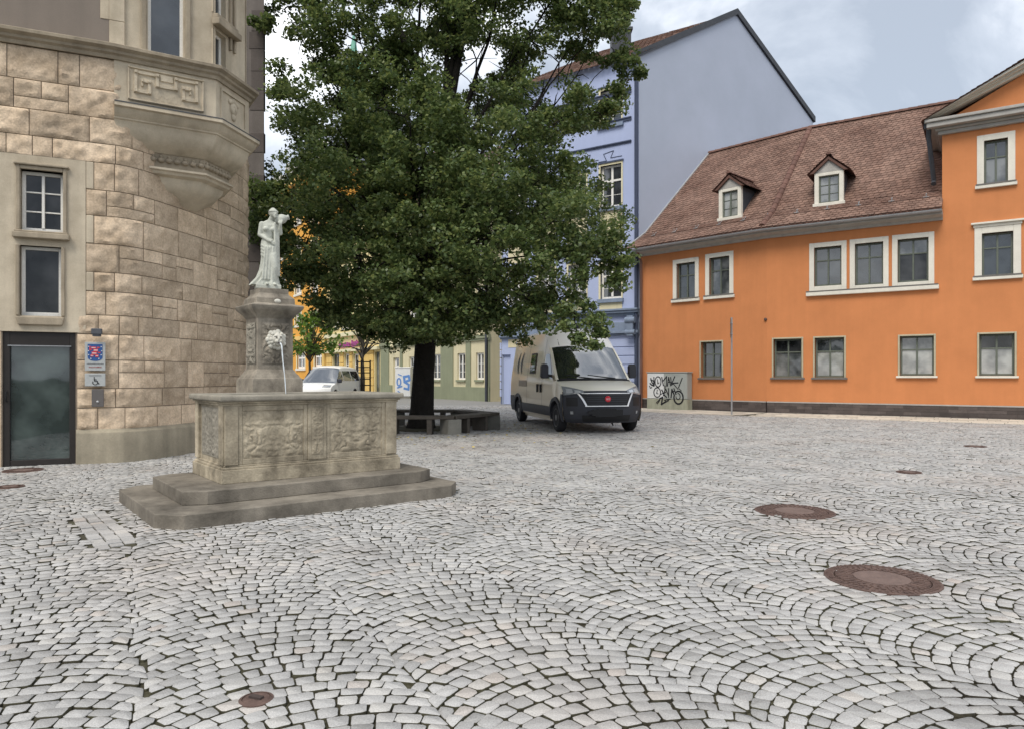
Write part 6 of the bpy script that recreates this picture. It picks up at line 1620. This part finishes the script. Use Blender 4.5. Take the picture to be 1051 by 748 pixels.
# --- white minivan behind the fountain
mv = thing('white_minivan','white minivan parked behind the fountain basin, half hidden','van')
rows = [(.08,.22,.30,.22,.82),(.0,.45,.24,.45,.90),(.03,.68,.26,.67,.92),(.12,.82,.34,.80,.92),(.45,.93,.6,.90,.92),(.85,1.02,.98,1.0,.91),(1.15,1.27,1.32,1.24,.87),(1.55,1.60,1.75,1.55,.79),(1.85,1.80,2.05,1.72,.74),(2.4,1.90,2.5,1.79,.72),(3.6,1.91,3.6,1.79,.71),(4.6,1.87,4.6,1.76,.70),(4.85,1.78,4.85,1.70,.69),(4.95,1.5,4.95,1.45,.72)]
skin, side, P, G, ts, xs, top = vehicle(mv, rows, 'van_white', wheels=((.9,.32),(3.9,.32)), arch=.38, sill=.26, wb=.90, wm=.94)
m = MB(); m.grid(P[:20+1]); m.grid(P[32:])
for sg in (-1,1): m.grid(G[sg], flip=(sg < 0))
m.grid([G[-1][-1],G[1][-1]]); m.box(.4,4.9,-.8,.8,.2,.4); mvb = m.build('body', M['van_white'], mv, 50)
m = MB(); m.grid(P[20:33]); m.build('windscreen', M['car_glass'], mv, 60)
for sg in (-1,1):
    m = sidepatch(0,0,0,0,sg,.008,6,6,lambda u,v: ((1.2+.55*v)+(2.05-1.2-.55*v)*u,1.12+.5*v)); m.build('side_window', M['car_glass'], mv, 60)
    for a_,b_ in ((2.15,3.3),(3.42,4.6)): sidepatch(a_,b_,1.12,1.63,sg,.008).build('side_window', M['car_glass'], mv, 60)
    m = MB(); yb = side(1.3,1.1); m.box(1.22,1.38,min(sg*(yb+.03),sg*(yb+.22)),max(sg*(yb+.03),sg*(yb+.22)),1.02,1.22); m.build('mirror', M['plastic'], mv, bevel=.03)
    m = MB(); m.grid(patch(3.0,3.9,sg*.55,sg*.93,.012)); m.build('headlight', M['lamp'], mv, 180)
for x,y in ((.9,-.83),(.9,.83),(3.9,-.83),(3.9,.83)): wheel(mv,x,y,.32,.2,1 if y > 0 else -1)
mp_ = at(319,386,35); mv.location = (mp_.x,mp_.y,0); mv.rotation_euler = (0,0,R(84))

# ------------------------------------------------------------------ sky, sun, camera
w = bpy.data.worlds.new('World'); scene.world = w; w.use_nodes = True; nt = w.node_tree; N = nt.nodes; L = nt.links
bg = N['Background']; SUN_EL, SUN_AZ = R(54), R(206)         # azimuth clockwise from +Y: behind and to the left of the camera
sky = N.new('ShaderNodeTexSky'); sky.sky_type = 'NISHITA'; sky.sun_disc = False; sky.sun_elevation = SUN_EL; sky.sun_rotation = SUN_AZ
tc = N.new('ShaderNodeTexCoord'); mp = N.new('ShaderNodeMapping'); mp.inputs['Scale'].default_value = (1.0,1.0,1.35); mp.inputs['Location'].default_value = (3.1,1.2,.45)
mp.inputs['Rotation'].default_value = (0,R(-22),0)
L.new(tc.outputs['Generated'], mp.inputs['Vector'])
n1 = N.new('ShaderNodeTexNoise'); n1.inputs['Scale'].default_value = 2.6; n1.inputs['Detail'].default_value = 9; n1.inputs['Roughness'].default_value = .55; n1.inputs['Distortion'].default_value = .35
L.new(mp.outputs[0], n1.inputs['Vector'])
rp = N.new('ShaderNodeValToRGB'); e = rp.color_ramp.elements
e[0].position = .40; e[0].color = (2.6,2.9,3.35,1); e[1].position = .64; e[1].color = (8.6,8.7,8.7,1)
q = rp.color_ramp.elements.new(.48); q.color = (3.5,3.8,4.25,1); q = rp.color_ramp.elements.new(.57); q.color = (5.9,6.1,6.4,1)
L.new(n1.outputs['Fac'], rp.inputs[0])
mx = N.new('ShaderNodeMix'); mx.data_type = 'RGBA'; mx.inputs['Factor'].default_value = .88
L.new(sky.outputs[0], mx.inputs[6]); L.new(rp.outputs[0], mx.inputs[7]); L.new(mx.outputs[2], bg.inputs['Color']); bg.inputs['Strength'].default_value = .1
sun = bpy.data.lights.new('sun','SUN'); sun.energy = 1.35; sun.angle = R(28); sun.color = (1,.94,.85)
so = bpy.data.objects.new('sun',sun); COL.objects.link(so)
d = Vector((math.sin(SUN_AZ)*math.cos(SUN_EL), math.cos(SUN_AZ)*math.cos(SUN_EL), math.sin(SUN_EL))); so.rotation_euler = d.to_track_quat('Z','Y').to_euler(); so.location = d*60
cam = bpy.data.cameras.new('camera'); co = bpy.data.objects.new('camera',cam); COL.objects.link(co)
cam.sensor_width = 36; cam.lens = 36*FPX/1051; cam.shift_y = (HY-374)/1051; cam.clip_end = 2000; cam.clip_start = .1
co.location = (0,0,CAMZ); co.rotation_euler = (R(90),0,0); scene.camera = co
scene.view_settings.view_transform = 'Standard'; scene.view_settings.look = 'None'; scene.view_settings.exposure = 1.08; scene.view_settings.gamma = 1
scene.cycles.max_bounces = 6; scene.cycles.use_denoising = True
